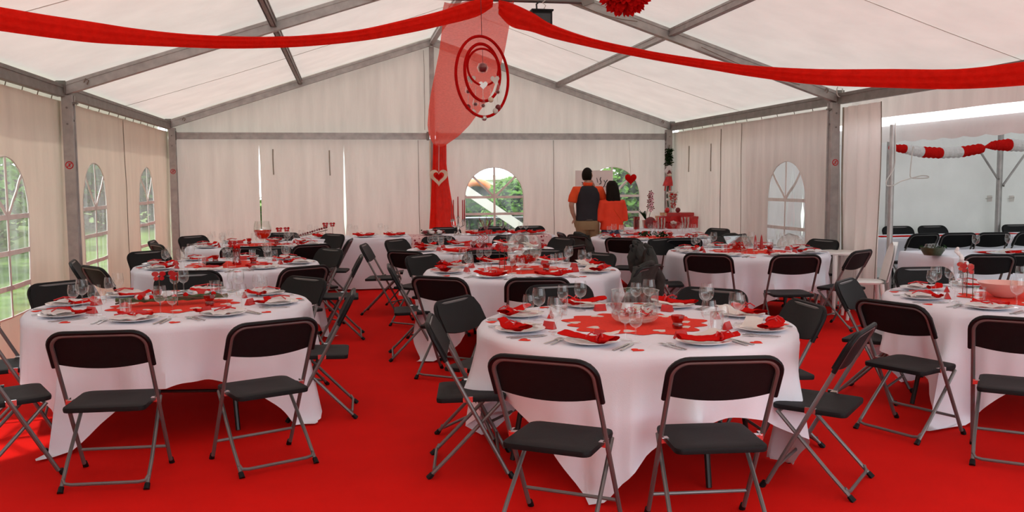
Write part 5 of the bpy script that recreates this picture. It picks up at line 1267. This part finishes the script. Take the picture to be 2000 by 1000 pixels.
# white plastic seats and little table by the post
def plastic_chair(x, y, rz, label):
    t = empty('plastic_chair', (x, y, 0), rz, label, 'chair', 'white plastic chairs')
    m = MB()
    def bk(u, v):
        a = (u-.5)*2; w = .21*(1-.30*max(0, v-.55)/.45)*(math.sqrt(max(0, 1-max(0, (v-.72)/.28)**2)) if v > .72 else 1); return (a*w, -.19-.10*v-.05*(1-a*a), .43+.44*v)
    m.grid(bk, 14, 14); m.grid(lambda u, v: tuple(V(bk(u, v))+V((0, -.012, 0))), 14, 14); m.build('backrest', 'white_plastic', t)
    m = MB(); m.loft([((0, 0, .405), .20, .19), ((0, 0, .425), .215, .205), ((0, 0, .435), .20, .19)], 24); m.build('seat', 'white_plastic', t)
    for sx in (-1, 1):
        for sy in (-1, 1): MB().tube([(sx*.17, sy*.16, .41), (sx*.20, sy*.20, 0)], [.026, .017], 8).build('leg', 'white_plastic', t)
p = at_y(1605, 470, 10.75); plastic_chair(5.72, 10.62, PI, 'white plastic chair with rounded back by the side wall window')
plastic_chair(5.74, 9.2, PI/2-.4, 'white plastic chair with rounded back beside the curtain')
t = empty('side_table', (5.72, 9.72, 0), .1, 'small white plastic table beside the curtain', 'table')
MB().loft([((0, 0, .695), .235, .24), ((0, 0, .715), .24, .25), ((0, 0, .725), .235, .24)], 28).build('tabletop', 'white_plastic', t)
for sx in (-1, 1):
    for sy in (-1, 1): MB().tube([(sx*.15, sy*.15, .70), (sx*.18, sy*.18, 0)], [.03, .02], 8).build('leg', 'white_plastic', t)
# ================================================================ outdoors
def shrub(x, y, rx, ry, h, n, mat, label, seed, sz=.10, trunk=0, name='shrub', cat='shrub', group=None):
    t = empty(name, (x, y, -.05), 0, label, cat, group); rnd = random.Random(seed)
    def f(r):
        a = r.uniform(0, 6.28); z = r.uniform(-1, 1); q = math.sqrt(1-z*z); d = (.72+.28*r.random())*(1+.22*nz(math.cos(a)*q*2+seed, math.sin(a)*q*2, z*2))
        return (rx*d*q*math.cos(a), ry*d*q*math.sin(a), trunk+(h-trunk)/2*(1+z*d))
    leaves(n, f, sz, seed).build('foliage', mat, t)
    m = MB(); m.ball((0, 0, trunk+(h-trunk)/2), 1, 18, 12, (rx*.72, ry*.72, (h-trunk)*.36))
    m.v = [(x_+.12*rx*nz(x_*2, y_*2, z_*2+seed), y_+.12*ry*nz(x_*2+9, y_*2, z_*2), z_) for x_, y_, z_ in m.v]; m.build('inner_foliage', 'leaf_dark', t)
    MB().tube([(0, 0, 0), (.05, .03, max(.5, trunk)), (0, .05, trunk+(h-trunk)*.6)], [.05+h*.02, .04+h*.012, .02], 8).build('trunk', 'bark', t)
    return t
for i, (x, y, r, h, n, mt, lb) in enumerate(((-7.6, 7.5, 1.6, 2.0, 1500, 'leaf_dark', 'dark broad hedge shrub across the lawn opposite the first window'), (-8.6, 12.0, 1.9, 2.3, 1700, 'leaf', 'green hedge shrub across the lawn opposite the second window'), (-8.2, 17.0, 2.0, 2.2, 1600, 'leaf', 'rounded lawn shrub opposite the corner window'), (-9.5, 23.2, 2.4, 2.6, 1700, 'leaf_bright', 'bright lawn shrub farther off beyond the corner'), (-8.4, 3.2, 1.8, 2.4, 1300, 'leaf_dark', 'dark lawn shrub opposite the open front'), (-8.2, 35, 3.0, 3.4, 1700, 'leaf', 'tall lawn shrub in the distance'))):
    shrub(x, y, r, r*1.15, h+.3, n+600, mt, lb, 50+i, .17)
for i, (x, y, r, h, mt, lb) in enumerate(((-12.5, 9.0, 3.0, 7, 'leaf_dark', 'tall dark tree across the lawn'), (-14, 18.5, 3.2, 7.5, 'leaf', 'tall green tree across the lawn'), (-15, 29, 3.4, 8, 'leaf', 'far green tree beyond the lawn'))):
    shrub(x, y, r*1.25, r*1.5, h, 4200, mt, lb, 70+i, .30, .9, 'tree', 'tree')
p = at_y(1000, 392, 21.5); shrub(p.x, 21.5, .75, .6, 1.72, 1300, 'leaf_bright', 'bright bush behind the end wall window', 81, .09)
p = at_y(940, 400, 24); shrub(p.x, 24, .9, .8, 1.25, 900, 'leaf', 'green bush beside the orange arch', 82, .10)
p = at_y(1225, 375, 20.5); shrub(p.x, 20.5, 1.0, .8, 2.1, 1400, 'leaf_bright', 'bright bush behind the lettered board window', 83, .10)
p = at_y(600, 400, 24); shrub(p.x, 24, 2.0, 1.0, 1.4, 1000, 'leaf', 'green bush behind the slit in the end wall', 85, .12)
# white wall added so the gap in the party tent wall shows bright
t = empty('gap_backing', (9.2, 18.5, -.05), 0, 'added white wall brightening the gap in the party tent', 'added wall')
MB().box((0, 0, 1.1), (6.0, .05, 2.2)).build('wall', 'white_paint', t, smooth=False); MB().prism([(-3.1, 0), (3.1, 0), (0, .9)], 0, 3, Matrix.Translation((0, 3, 2.2)) @ Matrix.Rotation(PI/2, 4, 'X')).build('roof', 'white_paint', t, smooth=False)
t = empty('slit_backing', (-.05, 19.2, -.05), 0, 'added white box brightening the slit in the end wall', 'added box')  # white box with wheels, added so the slit in front shows bright
MB().box((0, 0, 1.35), (.9, .6, 2.1)).build('body', 'white_paint', t, smooth=False)
for s_ in (-1, 1): MB().tube([(s_*.3, -.31, .3), (s_*.3, .31, .3)], .3, 16).build('added_wheel', 'black_plastic', t)
# white diagonal rail of the neighbouring awning
a, b = at_y(898, 363, 17.3), at_y(1030, 452, 17.3)
t = empty('awning_stay', (0, 0, 0), 0, 'wide white diagonal awning stay outside the window', 'stay')
MB().beam(a, b, .02, .17, (0, 0, 1)).build('band', 'white_paint', t, smooth=False); MB().tube([a, (a.x, a.y, 0-.05)], .03, 8).build('upright', 'white_paint', t)
p0, p1 = at_y(905, 427, 18.2), at_y(1030, 427, 18.2)
t = empty('garden_table', ((p0.x+p1.x)/2, 18.2, -.05), 0, 'dark garden table outside the end wall window', 'table')
zz = p0.z+.05; MB().box((0, 0, zz), (p1.x-p0.x, .7, .04)).build('tabletop', 'black_metal', t, smooth=False)
for sx in (-1, -.3, .35, 1):
    for sy in (-1, 1): MB().box((sx*(p1.x-p0.x)*.44, sy*.3, zz/2), (.05, .05, zz)).build('leg', 'black_metal', t, smooth=False)
p = at_y(930, 372, 26); t = empty('play_house', (p.x, 26, -.22), 0, 'orange arched play house on the lawn', 'play house')
m = MB(); m.tube([(.62*math.cos(PI*i/14), 0, 1.15+.62*math.sin(PI*i/14)) for i in range(15)], .11, 10); m.build('arch', 'orange_vinyl', t)
for s in (-1, 1): MB().tube([(s*.62, 0, 0), (s*.62, 0, 1.15)], .11, 10).build('column', 'orange_vinyl', t)
MB().prism([(.55*math.cos(PI*i/14), .55*math.sin(PI*i/14)+1.15) for i in range(15)] + [(-.55, .0), (.55, 0)], -.3, -.25, Matrix.Rotation(PI/2, 4, 'X')).build('back_panel', 'dark_glass', t, smooth=False)
# pale house with balconies far behind
hx0, hz_ = at_y(967, 350, 42), at_y(967, 350, 42).z
t = empty('house', (hx0.x, 42, -.05), 0, 'low pale house with white railings far behind the lawn', 'building')
MB().box((4.5, 3, .85), (9, 6, 1.7)).build('wall', 'white_paint', t, smooth=False); MB().box((4.5, 2.6, 1.80), (9.6, 7.4, .22)).build('roof', 'concrete', t, smooth=False)
for z_ in (.35, .60, .85, 1.1, 1.35): MB().tube([(0, -1.0, z_), (9, -1.0, z_)], .05, 6).build('railing', 'white_paint', t)
for i in range(7): MB().tube([(.2+1.4*i, -1.0, 0), (.2+1.4*i, -1.0, 1.7)], .05, 6).build('railing_post', 'white_paint', t)
for i in range(4):
    w_ = MB().box((1.2+2.2*i, -.03, .95), (1.1, .08, .9)).build('window', 'dark_glass', t, smooth=False); MB().box((1.2+2.2*i, -.08, .95), (.06, .05, .9)).build('window_bar', 'white_paint', w_, smooth=False)
